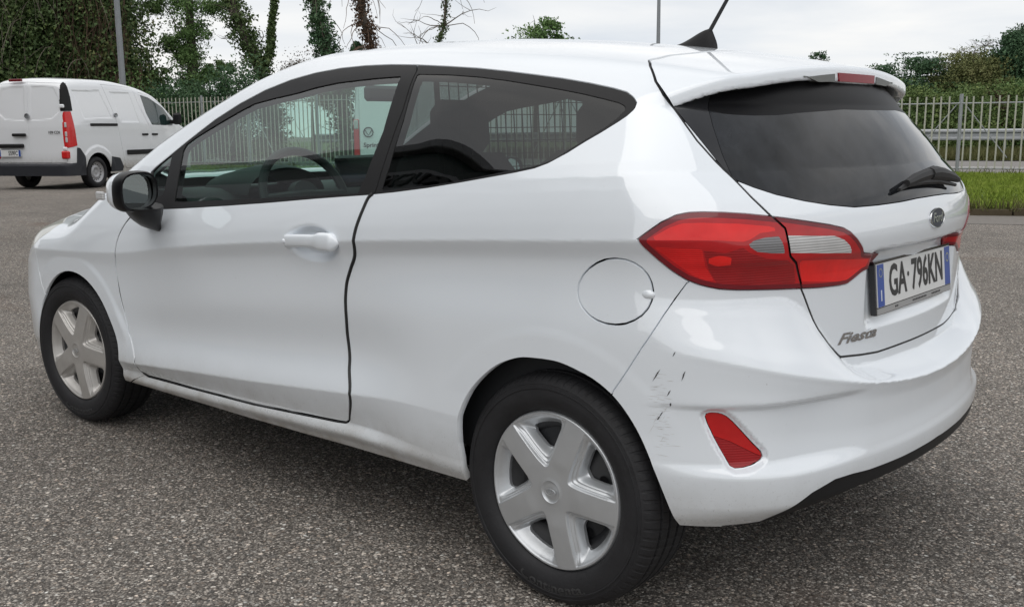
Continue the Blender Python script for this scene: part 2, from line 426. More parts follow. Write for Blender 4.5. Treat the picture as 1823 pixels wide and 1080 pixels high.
# ------------------------------------------------------------------ cutting the skin into panels
class Piece:
    def __init__(s, V, N, T): s.V = V; s.N = N; s.T = T
def make_skin(h, F, **kw):
    P, Q = nets(h, F, **kw)
    N = grad(P, .003, F); N /= np.linalg.norm(N, axis=1, keepdims=True) + 1e-12
    a = np.linalg.norm(P[Q[:, 0]] - P[Q[:, 2]], axis=1) < np.linalg.norm(P[Q[:, 1]] - P[Q[:, 3]], axis=1)
    T = np.concatenate([np.where(a[:, None], Q[:, [0, 1, 2]], Q[:, [0, 1, 3]]), np.where(a[:, None], Q[:, [0, 2, 3]], Q[:, [1, 2, 3]])])
    return Piece(P, N, T)
def clip(p, d):
    """the part of the piece where d < 0, cut cleanly along d = 0"""
    T = p.T; D = d[T]; ins = D < 0; c = ins.sum(1); out = [T[c == 3]]
    newV = []; newN = []; keys = {}
    def cut(a, b):
        k0 = np.minimum(a, b); k1 = np.maximum(a, b); res = np.empty(len(a), np.int64)
        t = d[k0] / (d[k0] - d[k1]); P = p.V[k0] + (p.V[k1] - p.V[k0]) * t[:, None]; Nn = p.N[k0] + (p.N[k1] - p.N[k0]) * t[:, None]
        for i, (u, v) in enumerate(zip(k0.tolist(), k1.tolist())):
            q = keys.get((u, v))
            if q is None:
                q = len(p.V) + len(newV); keys[(u, v)] = q; newV.append(P[i]); newN.append(Nn[i])
            res[i] = q
        return res
    def rolled(sel, col):
        t = T[sel]; k = col[sel].argmax(1); ar = np.arange(len(t)); return t[ar, k], t[ar, (k + 1) % 3], t[ar, (k + 2) % 3]
    s1 = c == 1
    if s1.any():
        a, b, e = rolled(s1, ins); out.append(np.stack([a, cut(a, b), cut(a, e)], 1))
    s2 = c == 2
    if s2.any():
        a, b, e = rolled(s2, ~ins); ab = cut(a, b); ea = cut(e, a); out.append(np.stack([ab, b, e], 1)); out.append(np.stack([ab, e, ea], 1))
    T2 = np.concatenate(out)
    V = np.concatenate([p.V, np.array(newV).reshape(-1, 3)]); N = np.concatenate([p.N, np.array(newN).reshape(-1, 3)])
    use, inv = np.unique(T2, return_inverse=True); T2 = inv.reshape(-1, 3)
    N = N[use]; N = N / (np.linalg.norm(N, axis=1, keepdims=True) + 1e-12)
    T2 = T2[(T2[:, 0] != T2[:, 1]) & (T2[:, 1] != T2[:, 2]) & (T2[:, 0] != T2[:, 2])]
    return Piece(V[use], N, T2)
def sdpoly(P, poly):
    """signed distance to a closed polygon, negative inside"""
    poly = np.asarray(poly, float); A = poly; B = np.roll(poly, -1, 0); lo = poly.min(0) - .06; hi = poly.max(0) + .06
    d = np.full(len(P), .06); m = ((P > lo) & (P < hi)).all(1); q = P[m]
    if len(q):
        best = np.full(len(q), 1e9); ins = np.zeros(len(q), bool)
        for a, b in zip(A, B):
            e = b - a; w = q - a; t = np.clip((w @ e) / (e @ e + 1e-18), 0, 1); r = w - t[:, None] * e
            best = np.minimum(best, (r * r).sum(1))
            cnd = (a[1] > q[:, 1]) != (b[1] > q[:, 1])
            with np.errstate(divide='ignore', invalid='ignore'):
                ins ^= cnd & (q[:, 0] < (b[0] - a[0]) * (q[:, 1] - a[1]) / (b[1] - a[1] + 1e-18) + a[0])
        best = np.sqrt(best); d[m] = np.where(ins, -best, best)
    return d
SQ = .70710678
def XZ(P): return P[:, [0, 2]]
def UZ(P): return np.stack([(P[:, 0] - P[:, 1]) * SQ, P[:, 2]], 1)
def XW(P): return P[:, [0, 1]]
def WZ(P): return P[:, [1, 2]]
def split(p, poly, proj, gap=.0, only=None):
    d = sdpoly(proj(p.V), poly)
    if only is not None: d = np.where(only(p.V), d, .06)
    return clip(p, d + gap / 2), clip(p, gap / 2 - d)
def boundary(T):
    e = np.concatenate([T[:, [0, 1]], T[:, [1, 2]], T[:, [2, 0]]]); k = np.sort(e, 1)
    _, idx, cnt = np.unique(k[:, 0] * 10**8 + k[:, 1], return_index=True, return_counts=True)
    return e[idx[cnt == 1]]
def rimmed(p, depth=.012, inset=0., bev=.0):
    """move the piece in by inset and turn its edges inwards so that panels have thickness"""
    V = p.V - p.N * inset; N = p.N; T = p.T
    if depth > 0:
        b = boundary(T); b = b[~((p.V[b[:, 0], 1] < 1e-4) & (p.V[b[:, 1], 1] < 1e-4))]
        A, B = V[b[:, 0]], V[b[:, 1]]; A2 = A - N[b[:, 0]] * depth; B2 = B - N[b[:, 1]] * depth
        nn = np.cross(A2 - A, B - A); nn /= np.linalg.norm(nn, axis=1, keepdims=True) + 1e-12
        k = len(b); o = len(V); V = np.concatenate([V, A, A2, B2, B])
        na = (nn + N[b[:, 0]] * .9); nb = (nn + N[b[:, 1]] * .9)
        na /= np.linalg.norm(na, axis=1, keepdims=True); nb /= np.linalg.norm(nb, axis=1, keepdims=True)
        N = np.concatenate([N, na, nn, nn, nb]); i = np.arange(k)
        T = np.concatenate([T, np.stack([o + i, o + k + i, o + 2 * k + i], 1), np.stack([o + i, o + 2 * k + i, o + 3 * k + i], 1)])
    return Piece(V, N, T)
LEFT = np.array([1., -1., 1.])
def put(name, p, m, parent, side='left', depth=.012, inset=0., shift=(0, 0, 0), **tags):
    """link a half-space piece as an object: left, right, or both halves welded on the centre line"""
    p = rimmed(p, depth, inset); V, N, T = p.V, p.N, p.T
    if side == 'both':
        V2 = V; mid = V[:, 1] < 1e-4; idx = np.arange(len(V)) + len(V); idx[mid] = np.arange(len(V))[mid]
        VV = np.concatenate([V * LEFT, V2]); NN = np.concatenate([N * LEFT, N]); NN[:len(V)][mid, 1] = 0
        TT = np.concatenate([T[:, ::-1], idx[T]])
    elif side == 'left': VV, NN, TT = V * LEFT, N * LEFT, T[:, ::-1]
    else: VV, NN, TT = V, N, T
    use, inv = np.unique(TT, return_inverse=True)
    me = np_mesh(name, VV[use] + np.array(shift), inv.reshape(-1, 3), N=NN[use])
    return link(name, me, parent, m, **tags)
FEAT={
 'dlo':[(-1.890,0.741,1.095),(-1.781,0.711,1.161),(-1.651,0.673,1.237),(-1.531,0.646,1.291),(-1.408,0.626,1.333),(-1.281,0.614,1.362),(-1.155,0.607,1.380),(-1.026,0.608,1.389),(-0.901,0.611,1.391),(-0.777,0.619,1.388),(-0.656,0.630,1.381),(-0.517,0.644,1.370),(-0.392,0.651,1.359),(-0.289,0.653,1.347),(-0.192,0.653,1.334),(-0.100,0.652,1.321),(-0.012,0.652,1.306),(0.059,0.656,1.292),(0.103,0.660,1.281),(0.129,0.669,1.268),(0.145,0.679,1.255),(0.149,0.694,1.239),(0.140,0.711,1.224),(0.125,0.724,1.211),(0.093,0.746,1.187),(0.059,0.766,1.165),(0.023,0.785,1.140),(-0.023,0.803,1.115),(-0.061,0.810,1.102),(-0.119,0.816,1.091),(-0.181,0.819,1.081),(-0.294,0.824,1.063),(-0.416,0.827,1.045),(-0.548,0.828,1.029),(-0.666,0.828,1.017),(-0.791,0.827,1.007),(-0.897,0.827,0.998),(-1.125,0.825,0.977),(-1.379,0.823,0.956),(-1.626,0.820,0.937),(-1.817,0.818,0.924),(-1.873,0.817,0.920),(-1.897,0.812,0.933),(-1.940,0.782,1.003),(-1.958,0.760,1.051),(-1.931,0.751,1.072)],
 'doorglass':[(-0.694,0.658,1.350),(-0.823,0.653,1.349),(-0.994,0.647,1.343),(-1.106,0.647,1.332),(-1.206,0.650,1.317),(-1.329,0.650,1.304),(-1.438,0.653,1.289),(-1.507,0.664,1.266),(-1.591,0.678,1.234),(-1.670,0.693,1.202),(-1.732,0.705,1.175),(-1.776,0.716,1.151),(-1.782,0.728,1.130),(-1.758,0.760,1.067),(-1.736,0.791,1.000),(-1.725,0.810,0.954),(-1.638,0.811,0.959),(-1.372,0.815,0.976),(-1.013,0.822,1.000),(-0.706,0.825,1.021),(-0.690,0.805,1.073),(-0.674,0.751,1.193)],
 'quarterlight':[(-1.848,0.733,1.115),(-1.871,0.738,1.103),(-1.908,0.748,1.080),(-1.942,0.759,1.054),(-1.902,0.791,0.985),(-1.872,0.802,0.962),(-1.817,0.799,0.974),(-1.815,0.789,0.997),(-1.828,0.762,1.058)],
 'rearquarter':[(-0.625,0.658,1.353),(-0.481,0.669,1.345),(-0.370,0.675,1.335),(-0.268,0.676,1.322),(-0.171,0.678,1.307),(-0.079,0.679,1.292),(-0.007,0.681,1.279),(0.055,0.684,1.266),(0.099,0.687,1.256),(0.119,0.692,1.248),(0.126,0.699,1.240),(0.116,0.716,1.221),(0.099,0.732,1.203),(0.061,0.758,1.175),(0.022,0.780,1.148),(-0.011,0.796,1.125),(-0.048,0.805,1.112),(-0.097,0.810,1.102),(-0.149,0.814,1.094),(-0.239,0.819,1.078),(-0.335,0.823,1.062),(-0.461,0.825,1.046),(-0.606,0.826,1.030),(-0.599,0.800,1.095),(-0.602,0.741,1.221)],
 'bpillar':[(-0.662,0.620,1.389),(-0.637,0.648,1.364),(-0.620,0.723,1.252),(-0.623,0.777,1.144),(-0.629,0.822,1.036),(-0.634,0.831,1.013)],
 'doorfront':[(-1.981,0.815,0.917),(-1.999,0.823,0.894),(-2.033,0.831,0.866),(-2.054,0.838,0.842),(-2.072,0.844,0.814),(-2.084,0.848,0.786),(-2.093,0.852,0.744),(-2.113,0.843,0.694),(-2.110,0.840,0.640),(-2.099,0.839,0.583),(-2.091,0.838,0.545),(-2.070,0.832,0.444),(-2.015,0.846,0.354),(-2.011,0.841,0.323),(-2.019,0.822,0.298),(-1.965,0.823,0.290)],
 'doorbot':[(-1.965,0.823,0.290),(-1.811,0.824,0.293),(-1.654,0.827,0.296),(-1.265,0.832,0.307),(-0.993,0.832,0.321),(-0.828,0.831,0.330),(-0.784,0.830,0.334)],
 'doorrear':[(-0.784,0.830,0.334),(-0.769,0.833,0.348),(-0.731,0.860,0.438),(-0.760,0.832,0.513),(-0.769,0.827,0.596),(-0.761,0.837,0.665),(-0.758,0.839,0.716),(-0.751,0.839,0.758),(-0.729,0.840,0.804),(-0.702,0.846,0.844),(-0.685,0.863,0.887),(-0.681,0.860,0.911),(-0.674,0.855,0.938),(-0.662,0.843,0.977),(-0.649,0.830,1.013),(-0.635,0.827,1.022)],
 'hatch':[(0.062,0.509,1.363),(0.099,0.557,1.344),(0.153,0.614,1.304),(0.193,0.639,1.270),(0.231,0.649,1.237),(0.269,0.660,1.200),(0.303,0.667,1.166),(0.350,0.665,1.121),(0.394,0.658,1.082),(0.438,0.653,1.041),(0.474,0.634,1.002),(0.496,0.608,0.972),(0.502,0.604,0.943),(0.504,0.595,0.910),(0.507,0.571,0.894),(0.506,0.545,0.848),(0.508,0.538,0.829),(0.512,0.526,0.807),(0.516,0.516,0.786),(0.522,0.500,0.754),(0.529,0.486,0.730),(0.541,0.450,0.689),(0.551,0.405,0.652)],
 'roofseam':[(0.062,0.509,1.363),(0.068,0.475,1.368),(0.066,0.420,1.378),(0.080,0.362,1.384)],
 'tailgatelow':[(0.551,0.405,0.652),(0.565,0.318,0.644),(0.575,0.239,0.639),(0.585,0.117,0.640),(0.588,-0.035,0.642),(0.583,-0.140,0.647)],
 'rearglass':[(0.264,0.535,1.283),(0.268,0.554,1.267),(0.276,0.577,1.243),(0.309,0.608,1.197),(0.354,0.640,1.134),(0.394,0.658,1.082),(0.430,0.632,1.063),(0.465,0.593,1.046),(0.504,0.533,1.030),(0.534,0.466,1.018),(0.561,0.387,1.009),(0.580,0.301,1.009),(0.595,0.199,1.011),(0.603,0.100,1.015)],
 'spoiler_refl':[(0.283,0.581,1.235),(0.304,0.558,1.228),(0.324,0.528,1.225),(0.351,0.482,1.223),(0.377,0.419,1.224),(0.395,0.353,1.229),(0.415,0.271,1.233),(0.430,0.174,1.238),(0.441,0.094,1.237)],
 'blackcheek':[(0.223,0.646,1.243),(0.389,0.662,1.084),(0.402,0.654,1.077),(0.430,0.632,1.063),(0.465,0.593,1.046),(0.504,0.533,1.030),(0.534,0.466,1.018),(0.561,0.387,1.009),(0.580,0.301,1.009),(0.595,0.199,1.011),(0.603,0.100,1.015)],
 'lamp':[(0.260,0.841,0.953),(0.281,0.833,0.970),(0.308,0.819,0.992),(0.335,0.800,1.008),(0.356,0.782,1.013),(0.379,0.762,1.014),(0.411,0.727,1.012),(0.441,0.688,1.008),(0.473,0.638,1.001),(0.496,0.596,0.994),(0.517,0.550,0.986),(0.544,0.482,0.974),(0.559,0.439,0.964),(0.566,0.416,0.953),(0.573,0.391,0.935),(0.576,0.365,0.913),(0.573,0.352,0.898),(0.559,0.222,0.885),(0.550,0.250,0.862),(0.563,0.333,0.851),(0.556,0.370,0.835),(0.551,0.390,0.827),(0.544,0.421,0.826),(0.527,0.482,0.827),(0.508,0.538,0.830),(0.485,0.596,0.833),(0.460,0.649,0.836),(0.434,0.697,0.839),(0.408,0.732,0.843),(0.391,0.750,0.848),(0.372,0.767,0.855),(0.352,0.782,0.865),(0.326,0.799,0.884),(0.300,0.815,0.908),(0.274,0.833,0.936)],
 'lamp_red_top':[(0.294,0.830,0.959),(0.326,0.813,0.980),(0.348,0.797,0.990),(0.384,0.770,0.991),(0.436,0.709,0.987),(0.475,0.647,0.979),(0.483,0.633,0.975),(0.485,0.632,0.968),(0.466,0.668,0.965),(0.455,0.691,0.952),(0.446,0.706,0.948),(0.410,0.753,0.953),(0.352,0.802,0.954),(0.301,0.829,0.953)],
 'lamp_red_out':[(0.295,0.828,0.939),(0.386,0.775,0.935),(0.388,0.763,0.897),(0.400,0.743,0.861),(0.382,0.760,0.866),(0.363,0.776,0.877),(0.334,0.800,0.904)],
 'lamp_red_low':[(0.388,0.773,0.932),(0.423,0.737,0.925),(0.447,0.707,0.936),(0.456,0.691,0.923),(0.476,0.652,0.909),(0.500,0.597,0.901),(0.503,0.575,0.889),(0.501,0.557,0.844),(0.404,0.738,0.855),(0.392,0.755,0.887)],
 'lamp_bulb':[(0.396,0.762,0.915),(0.414,0.746,0.920),(0.431,0.726,0.915),(0.428,0.724,0.899),(0.407,0.745,0.896),(0.394,0.760,0.903)],
 'lamp_clear':[(0.453,0.697,0.940),(0.460,0.682,0.950),(0.474,0.657,0.955),(0.490,0.626,0.956),(0.496,0.617,0.940),(0.498,0.609,0.918),(0.482,0.644,0.920),(0.465,0.676,0.925)],
 'gate_clear':[(0.497,0.610,0.957),(0.517,0.567,0.954),(0.551,0.473,0.948),(0.561,0.440,0.937),(0.565,0.417,0.922),(0.565,0.402,0.904),(0.545,0.479,0.909),(0.504,0.596,0.918),(0.502,0.604,0.937)],
 'gate_red_low':[(0.512,0.566,0.899),(0.542,0.470,0.894),(0.572,0.316,0.882),(0.564,0.328,0.860),(0.555,0.375,0.835),(0.544,0.422,0.836),(0.508,0.540,0.847)],
 'fog':[(0.406,0.776,0.563),(0.415,0.770,0.567),(0.426,0.761,0.567),(0.438,0.752,0.564),(0.445,0.745,0.558),(0.454,0.735,0.546),(0.468,0.720,0.524),(0.485,0.700,0.495),(0.499,0.682,0.472),(0.502,0.679,0.461),(0.499,0.686,0.453),(0.489,0.704,0.445),(0.478,0.721,0.441),(0.464,0.736,0.440),(0.455,0.742,0.445),(0.449,0.745,0.456),(0.428,0.760,0.501),(0.412,0.772,0.542)],
 'valance':[(0.488,0.663,0.301),(0.520,0.646,0.321),(0.549,0.623,0.340),(0.573,0.575,0.366),(0.596,0.506,0.384),(0.610,0.445,0.384),(0.624,0.375,0.379),(0.645,0.211,0.376),(0.655,0.028,0.377)],
 'bumperseam':[(0.354,0.780,0.858),(0.337,0.790,0.830),(0.314,0.811,0.786),(0.295,0.826,0.747),(0.270,0.833,0.707),(0.237,0.839,0.653),(0.202,0.844,0.600)],
 'fuel':[(0.287,0.813,0.836),(0.285,0.816,0.816),(0.279,0.821,0.798),(0.267,0.827,0.782),(0.249,0.832,0.769),(0.228,0.836,0.759),(0.203,0.839,0.754),(0.177,0.841,0.754),(0.152,0.843,0.759),(0.130,0.843,0.769),(0.112,0.842,0.783),(0.099,0.841,0.800),(0.094,0.839,0.820),(0.096,0.837,0.840),(0.107,0.836,0.860),(0.124,0.836,0.877),(0.146,0.835,0.891),(0.171,0.835,0.901),(0.197,0.833,0.905),(0.222,0.830,0.904),(0.243,0.826,0.898),(0.262,0.821,0.887),(0.275,0.817,0.872),(0.283,0.814,0.855)],
 'handlebox':[(-1.032,0.861,0.864),(-0.985,0.859,0.882),(-0.863,0.858,0.905),(-0.769,0.860,0.904),(-0.752,0.861,0.879),(-0.772,0.854,0.861),(-0.840,0.848,0.842),(-0.875,0.851,0.848),(-0.973,0.850,0.839),(-1.023,0.854,0.847)],
 'wheelarchR':[(-0.299,0.852,0.371),(-0.292,0.859,0.436),(-0.264,0.859,0.502),(-0.203,0.858,0.572),(-0.126,0.857,0.623),(-0.052,0.857,0.645),(0.028,0.856,0.649),(0.125,0.851,0.629),(0.197,0.845,0.592),(0.260,0.837,0.522),(0.309,0.828,0.423),(0.331,0.812,0.357)],
 'wheelarchF':[(-2.824,0.827,0.253),(-2.803,0.847,0.358),(-2.794,0.846,0.469),(-2.728,0.846,0.584),(-2.626,0.847,0.640),(-2.499,0.847,0.647),(-2.364,0.847,0.595),(-2.242,0.847,0.496),(-2.153,0.846,0.374),(-2.098,0.835,0.302)],
}
# ------------------------------------------------------------------ the white hatchback
def paint(name, col, dirt=True, lo=.30, hi=.47):
    m = bpy.data.materials.new(name); m.use_nodes = True; t = NT(m); b = t.b
    v = t.coord(); base = col
    f = t.noise(v, 2.2, 3, .5); c = t.mix(f, tuple(q * .985 for q in col), tuple(min(1, q * 1.012) for q in col))
    if dirt:
        sx = t.new('ShaderNodeSeparateXYZ'); t.l.new(v, sx.inputs[0])
        g = t.noise(v, 160, 3, .75); g2 = t.noise(v, 14, 4, .6)
        h = t.math('SUBTRACT', hi, sx.outputs['Z']); h = t.math('DIVIDE', h, hi - lo + .06, True)
        h = t.math('POWER', h, 1.7)
        film = t.math('MULTIPLY', h, t.math('ADD', t.math('MULTIPLY', g2, 1.2), .25), True)
        c = t.mix(t.math('MULTIPLY', film, .95, True), c, (.25, .225, .185))
        sp = t.math('MULTIPLY', t.math('SUBTRACT', g, .60), 9., True); sp = t.math('MULTIPLY', sp, t.math('POWER', h, .8))
        c = t.mix(t.math('MULTIPLY', sp, .75), c, (.10, .085, .065))
        # scattered specks everywhere
        sp2 = t.math('MULTIPLY', t.math('SUBTRACT', t.noise(v, 95, 2, .5), .755), 14., True)
        c = t.mix(t.math('MULTIPLY', sp2, .35), c, (.25, .24, .22))
        t.l.new(t.math('ADD', t.math('MULTIPLY', film, .5), .03), b.inputs['Coat Roughness'])
    t.l.new(c, b.inputs['Base Color']); b.inputs['Roughness'].default_value = .45
    b.inputs['Coat Weight'].default_value = 1.; b.inputs['Coat IOR'].default_value = 1.9
    return m
M_WHITE = paint('white_paint', (.785, .832, .882))
M_TRIM = mat('black_satin_plastic', (.013, .013, .014), .5, spec=.22, var=.15, vscale=30, bump=.04, bscale=900)
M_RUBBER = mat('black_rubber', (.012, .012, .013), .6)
M_GLOSSBLK = mat('gloss_black_plastic', (.012, .012, .014), .12, coat=.5)
M_REFL = mat('painted_dark_reflection', (.005, .005, .006), .45, spec=.15); M_DARK = mat('dark_cavity', (.008, .008, .009), .9, spec=.1)  # the first black paints the spoiler's dark reflection on the rear glass
M_CHROME = mat('chrome', (.62, .63, .65), .14, 1.)
M_MIRROR = mat('mirror_glass', (.72, .80, .80), .01, 1.)
def glass(name, tint, f0=.07, rough=0.0, dark=None):
    m = bpy.data.materials.new(name); m.use_nodes = True; t = NT(m); t.n.remove(t.b)
    tr = t.new('ShaderNodeBsdfTransparent'); tr.inputs[0].default_value = tuple(tint) + (1,)
    gl = t.new('ShaderNodeBsdfGlossy'); gl.inputs['Roughness'].default_value = rough; gl.inputs['Color'].default_value = (1, 1, 1, 1)
    ge = t.new('ShaderNodeNewGeometry'); dp = t.new('ShaderNodeVectorMath', operation='DOT_PRODUCT'); t.l.new(ge.outputs['Incoming'], dp.inputs[0]); t.l.new(ge.outputs['Normal'], dp.inputs[1])
    c_ = t.math('SUBTRACT', 1., t.math('ABSOLUTE', dp.outputs['Value']), True); fz = t.math('ADD', t.math('MULTIPLY', t.math('POWER', c_, 5.), 1 - f0), f0)
    mx = t.new('ShaderNodeMixShader'); t.l.new(fz, mx.inputs[0]); t.l.new(tr.outputs[0], mx.inputs[1]); t.l.new(gl.outputs[0], mx.inputs[2])
    sh = mx.outputs[0]
    if dark:
        df = t.new('ShaderNodeBsdfDiffuse'); v = t.coord((3.2, 3.2, .9), (0, 0, 0), (R(35), 0, 0)); f = t.noise(v, 3.2, 5, .65, .6); f = t.math('MULTIPLY', t.math('SUBTRACT', f, .30), 2.4, True)
        t.l.new(t.mix(f, tuple(q * .4 for q in dark), tuple(q * 2.6 for q in dark)), df.inputs[0])
        m2 = t.new('ShaderNodeMixShader'); m2.inputs[0].default_value = .85; t.l.new(tr.outputs[0], m2.inputs[1]); t.l.new(df.outputs[0], m2.inputs[2]); t.l.new(m2.outputs[0], mx.inputs[1])
    t.l.new(sh, t.out.inputs[0]); return m
M_GLASS = glass('green_tinted_glass', (.66, .84, .78), f0=.10)
M_GLASSQ = glass('privacy_glass', (.17, .19, .185))
M_GLASSR = glass('dark_rear_glass', (.05, .05, .055), f0=.05, dark=(.011, .012, .014))
def lens(name, col, rough=.12, emis=0, lines=0., ldir=2, contrast=.45):
    m = bpy.data.materials.new(name); m.use_nodes = True; t = NT(m); b = t.b; v = t.coord()
    c = t.mix(t.noise(v, 26, 3, .5), tuple(q * .8 for q in col), tuple(min(1, q * 1.15) for q in col))
    if lines:
        w = t.new('ShaderNodeTexWave', bands_direction='XYZ'[ldir]); w.inputs['Scale'].default_value = lines; w.inputs['Distortion'].default_value = .4; t.l.new(v, w.inputs[0])
        c = t.mix(t.math('MULTIPLY', w.outputs['Fac'], contrast), c, tuple(q * .45 for q in col))
        t.bump(w.outputs['Fac'], .25, .002)
    if not lines: t.bump(t.noise(v, 55, 2, .5), .12, .003)
    t.l.new(c, b.inputs['Base Color']); b.inputs['Roughness'].default_value = rough + .2; b.inputs['Coat Weight'].default_value = .8; b.inputs['Specular IOR Level'].default_value = .25
    b.inputs['Coat Roughness'].default_value = .02
    return m
M_LDARK = lens('dark_red_lens', (.17, .006, .013)); M_LBODY = lens('body_red_lens', (.46, .007, .011)); M_LRED = lens('bright_red_lens', (.80, .014, .012))
M_LREDL = lens('ribbed_red_lens', (.70, .010, .011), lines=70, contrast=.25); M_LMID = lens('deep_red_lens', (.33, .006, .010), lines=55, contrast=.3)
M_LFOG = lens('fog_red_lens', (.50, .009, .010)); M_HEADL = lens('pale_headlight_lens', (.55, .55, .50)); M_LCLEAR = lens('clear_lens', (.66, .66, .66), lines=50, contrast=.75); M_LCLEARD = lens('smoked_clear_lens', (.26, .26, .27), lines=55, contrast=.8)

CAR = thing('white_hatchback', 'white three-door hatchback with red tail lights and scuffed rear bumper, large in the foreground', 'car')
FT = {k: np.array(v) for k, v in FEAT.items()}
def fx(k): return FT[k][:, [0, 2]]
def fu(k): return np.stack([(FT[k][:, 0] - FT[k][:, 1]) * SQ, FT[k][:, 2]], 1)

# fog lamp pocket and door handle cup are pressed into the skin
_fogp = fu('fog'); _hbx = fx('handlebox'); _F0 = F
def F(x, y, z):
    v = _F0(x, y, z)
    x, y, z = np.broadcast_arrays(x, y, z); w = np.abs(y)
    near = (x > .32) & (x < .58) & (z > .38) & (z < .64) & (w > .6)
    if near.any():
        P = np.stack([(x[near] - w[near]) * SQ, z[near]], 1); d = sdpoly(P, _fogp); v = v.copy(); v[near] += .012 * (1 - ss(.001, .013, d))
    near = (x > -1.12) & (x < -.68) & (z > .78) & (z < .96) & (w > .7)
    if near.any():
        e = np.hypot((x[near] + .888) / .130, (z[near] - .868) / .055); v = v.copy(); v[near] += .030 * (1 - ss(.50, 1.05, e))
    return v
SKIN = make_skin(.0105, F)
_chk = SKIN; _fn = np.cross(_chk.V[_chk.T[:, 1]] - _chk.V[_chk.T[:, 0]], _chk.V[_chk.T[:, 2]] - _chk.V[_chk.T[:, 0]])
if ((_fn * _chk.N[_chk.T[:, 0]]).sum(1) > 0).mean() < .5: SKIN.T = SKIN.T[:, ::-1]

SKIN = clip(SKIN, floor_z(SKIN.V[:, 0], SKIN.V[:, 1]) + .004 - SKIN.V[:, 2])
side_only = lambda P: P[:, 1] > .5
archR = np.concatenate([fx('wheelarchR')[::1], [(.372, .22), (.372, .1), (-.31, .1), (-.285, .22), (-.295, .30)]])
_wa = fx('wheelarchR'); _t = np.concatenate([[0], np.cumsum(np.hypot(*np.diff(_wa, axis=0).T))]); _u = np.linspace(0, _t[-1], 70)
archR = np.concatenate([np.stack([pchip(_t, _wa[:, 0])(_u), pchip(_t, _wa[:, 1])(_u)], 1), [(.372, .22), (.372, .1), (-.31, .1), (-.285, .22), (-.292, .30)]])
#(archR[:, 0] < -.28) & (archR[:, 1] > .36) & (archR[:, 1] < .38))]
archF = np.array([(-2.475 + .345 * math.cos(a), .303 + .345 * math.sin(a)) for a in np.linspace(R(205), R(-12), 40)] + [(-2.137, .1), (-2.81, .1)])
_, BODY = split(SKIN, archR, XZ, 0, side_only)
_, BODY = split(BODY, archF, XZ, 0, side_only)
# windows
DLO, BODY = split(BODY, fx('dlo'), XZ, .0015)
dg, TR = split(DLO, fx('doorglass'), XZ, .001)
ql, TR = split(TR, fx('quarterlight'), XZ, .001)
rq, TR = split(TR, fx('rearquarter'), XZ, .001)
# door frame trim is parted from the quarter trim at the B-pillar
bp = fx('bpillar'); bpoly = np.concatenate([[(bp[0, 0], 1.6)], bp, [(bp[-1, 0], .8), (-3, .8), (-3, 1.6)]])
trD, trQ = split(TR, bpoly, XZ, .005)
# rear hatch
hs = fu('hatch'); rs = fu('roofseam')
_rw = np.linspace(.34, 0, 8); _rx = .083 + 0 * _rw
_rt = np.stack([(_rx - _rw) * SQ, roof_z(_rx, _rw)], 1)
hatch_poly = np.concatenate([hs, fu('tailgatelow')[1:4], [(.45, .640), (.7, .64), (.7, 1.5), (.059, 1.5)], _rt[::-1], rs[::-1][:-1]])
HATCH, BODY = split(BODY, hatch_poly, UZ, .0055)
LAMPB, BODY = split(BODY, fu('lamp'), UZ, .0035)
LAMPH, HATCH = split(HATCH, fu('lamp'), UZ, .0035)
blk = fu('blackcheek'); blk_poly = np.concatenate([blk, [(.43, 1.016), (.7, 1.016), (.7, 1.6), (-.6, 1.6), (-.45, 1.26)]])
BLACK, HATCH = split(HATCH, blk_poly, UZ, .003)
rg = fu('rearglass'); rg_poly = np.concatenate([rg, [(.43, 1.016), (.7, 1.016), (.7, 1.345), (.02, 1.345), (-.17, 1.30)]])
RGLASS, CHEEK = split(BLACK, rg_poly, UZ, .002)
refl_line = fu('spoiler_refl'); refl_line = refl_line[FT['spoiler_refl'][:, 1] >= 0]; REFL, RGLASS = split(RGLASS, np.concatenate([[(-.30, refl_line[0, 1] + .004)], refl_line, [(.60, refl_line[-1, 1]), (.60, 1.5), (-.5, 1.5)]]), UZ, .0)  # top of the glass cut off, coloured as the mirrored spoiler underside
# rear bumper
bs = fu('bumperseam'); bump_poly = np.concatenate([[(-.27, .875)], bs, [(-.47, .55), (-.40, .3), (-.36, .05), (.8, .05), (.8, .875)]])
BUMP, BODY = split(BODY, bump_poly, UZ, .003, lambda P: P[:, 0] > .1)
vl = fu('valance'); vl_poly = np.concatenate([[(-.30, .20), (-.21, .296)], vl, [(.50, .380), (.8, .380), (.8, .05), (-.30, .05)]])
VALANCE, BUMP = split(BUMP, vl_poly, UZ, .002, lambda P: P[:, 0] > .3)
FOG, BUMP = split(BUMP, _fogp, UZ, .002, lambda P: (P[:, 0] > .3) & (P[:, 1] > .5))
fogt = np.array([(-.30, .60), (-.30, .52), (-.2415, .5125), (-.205, .5005), (-.13, .461), (-.10, .60)])
FOGT, FOG = split(FOG, fogt, UZ, .001, lambda P: P[:, 0] > .3)
# side panels
dpoly = np.concatenate([fx('doorfront'), fx('doorbot')[1:], fx('doorrear')[1:], [(-.655, 1.05), (-1.3, 1.10), (-1.985, .95)]])
DOOR, BODY = split(BODY, dpoly, XZ, .0075, side_only)
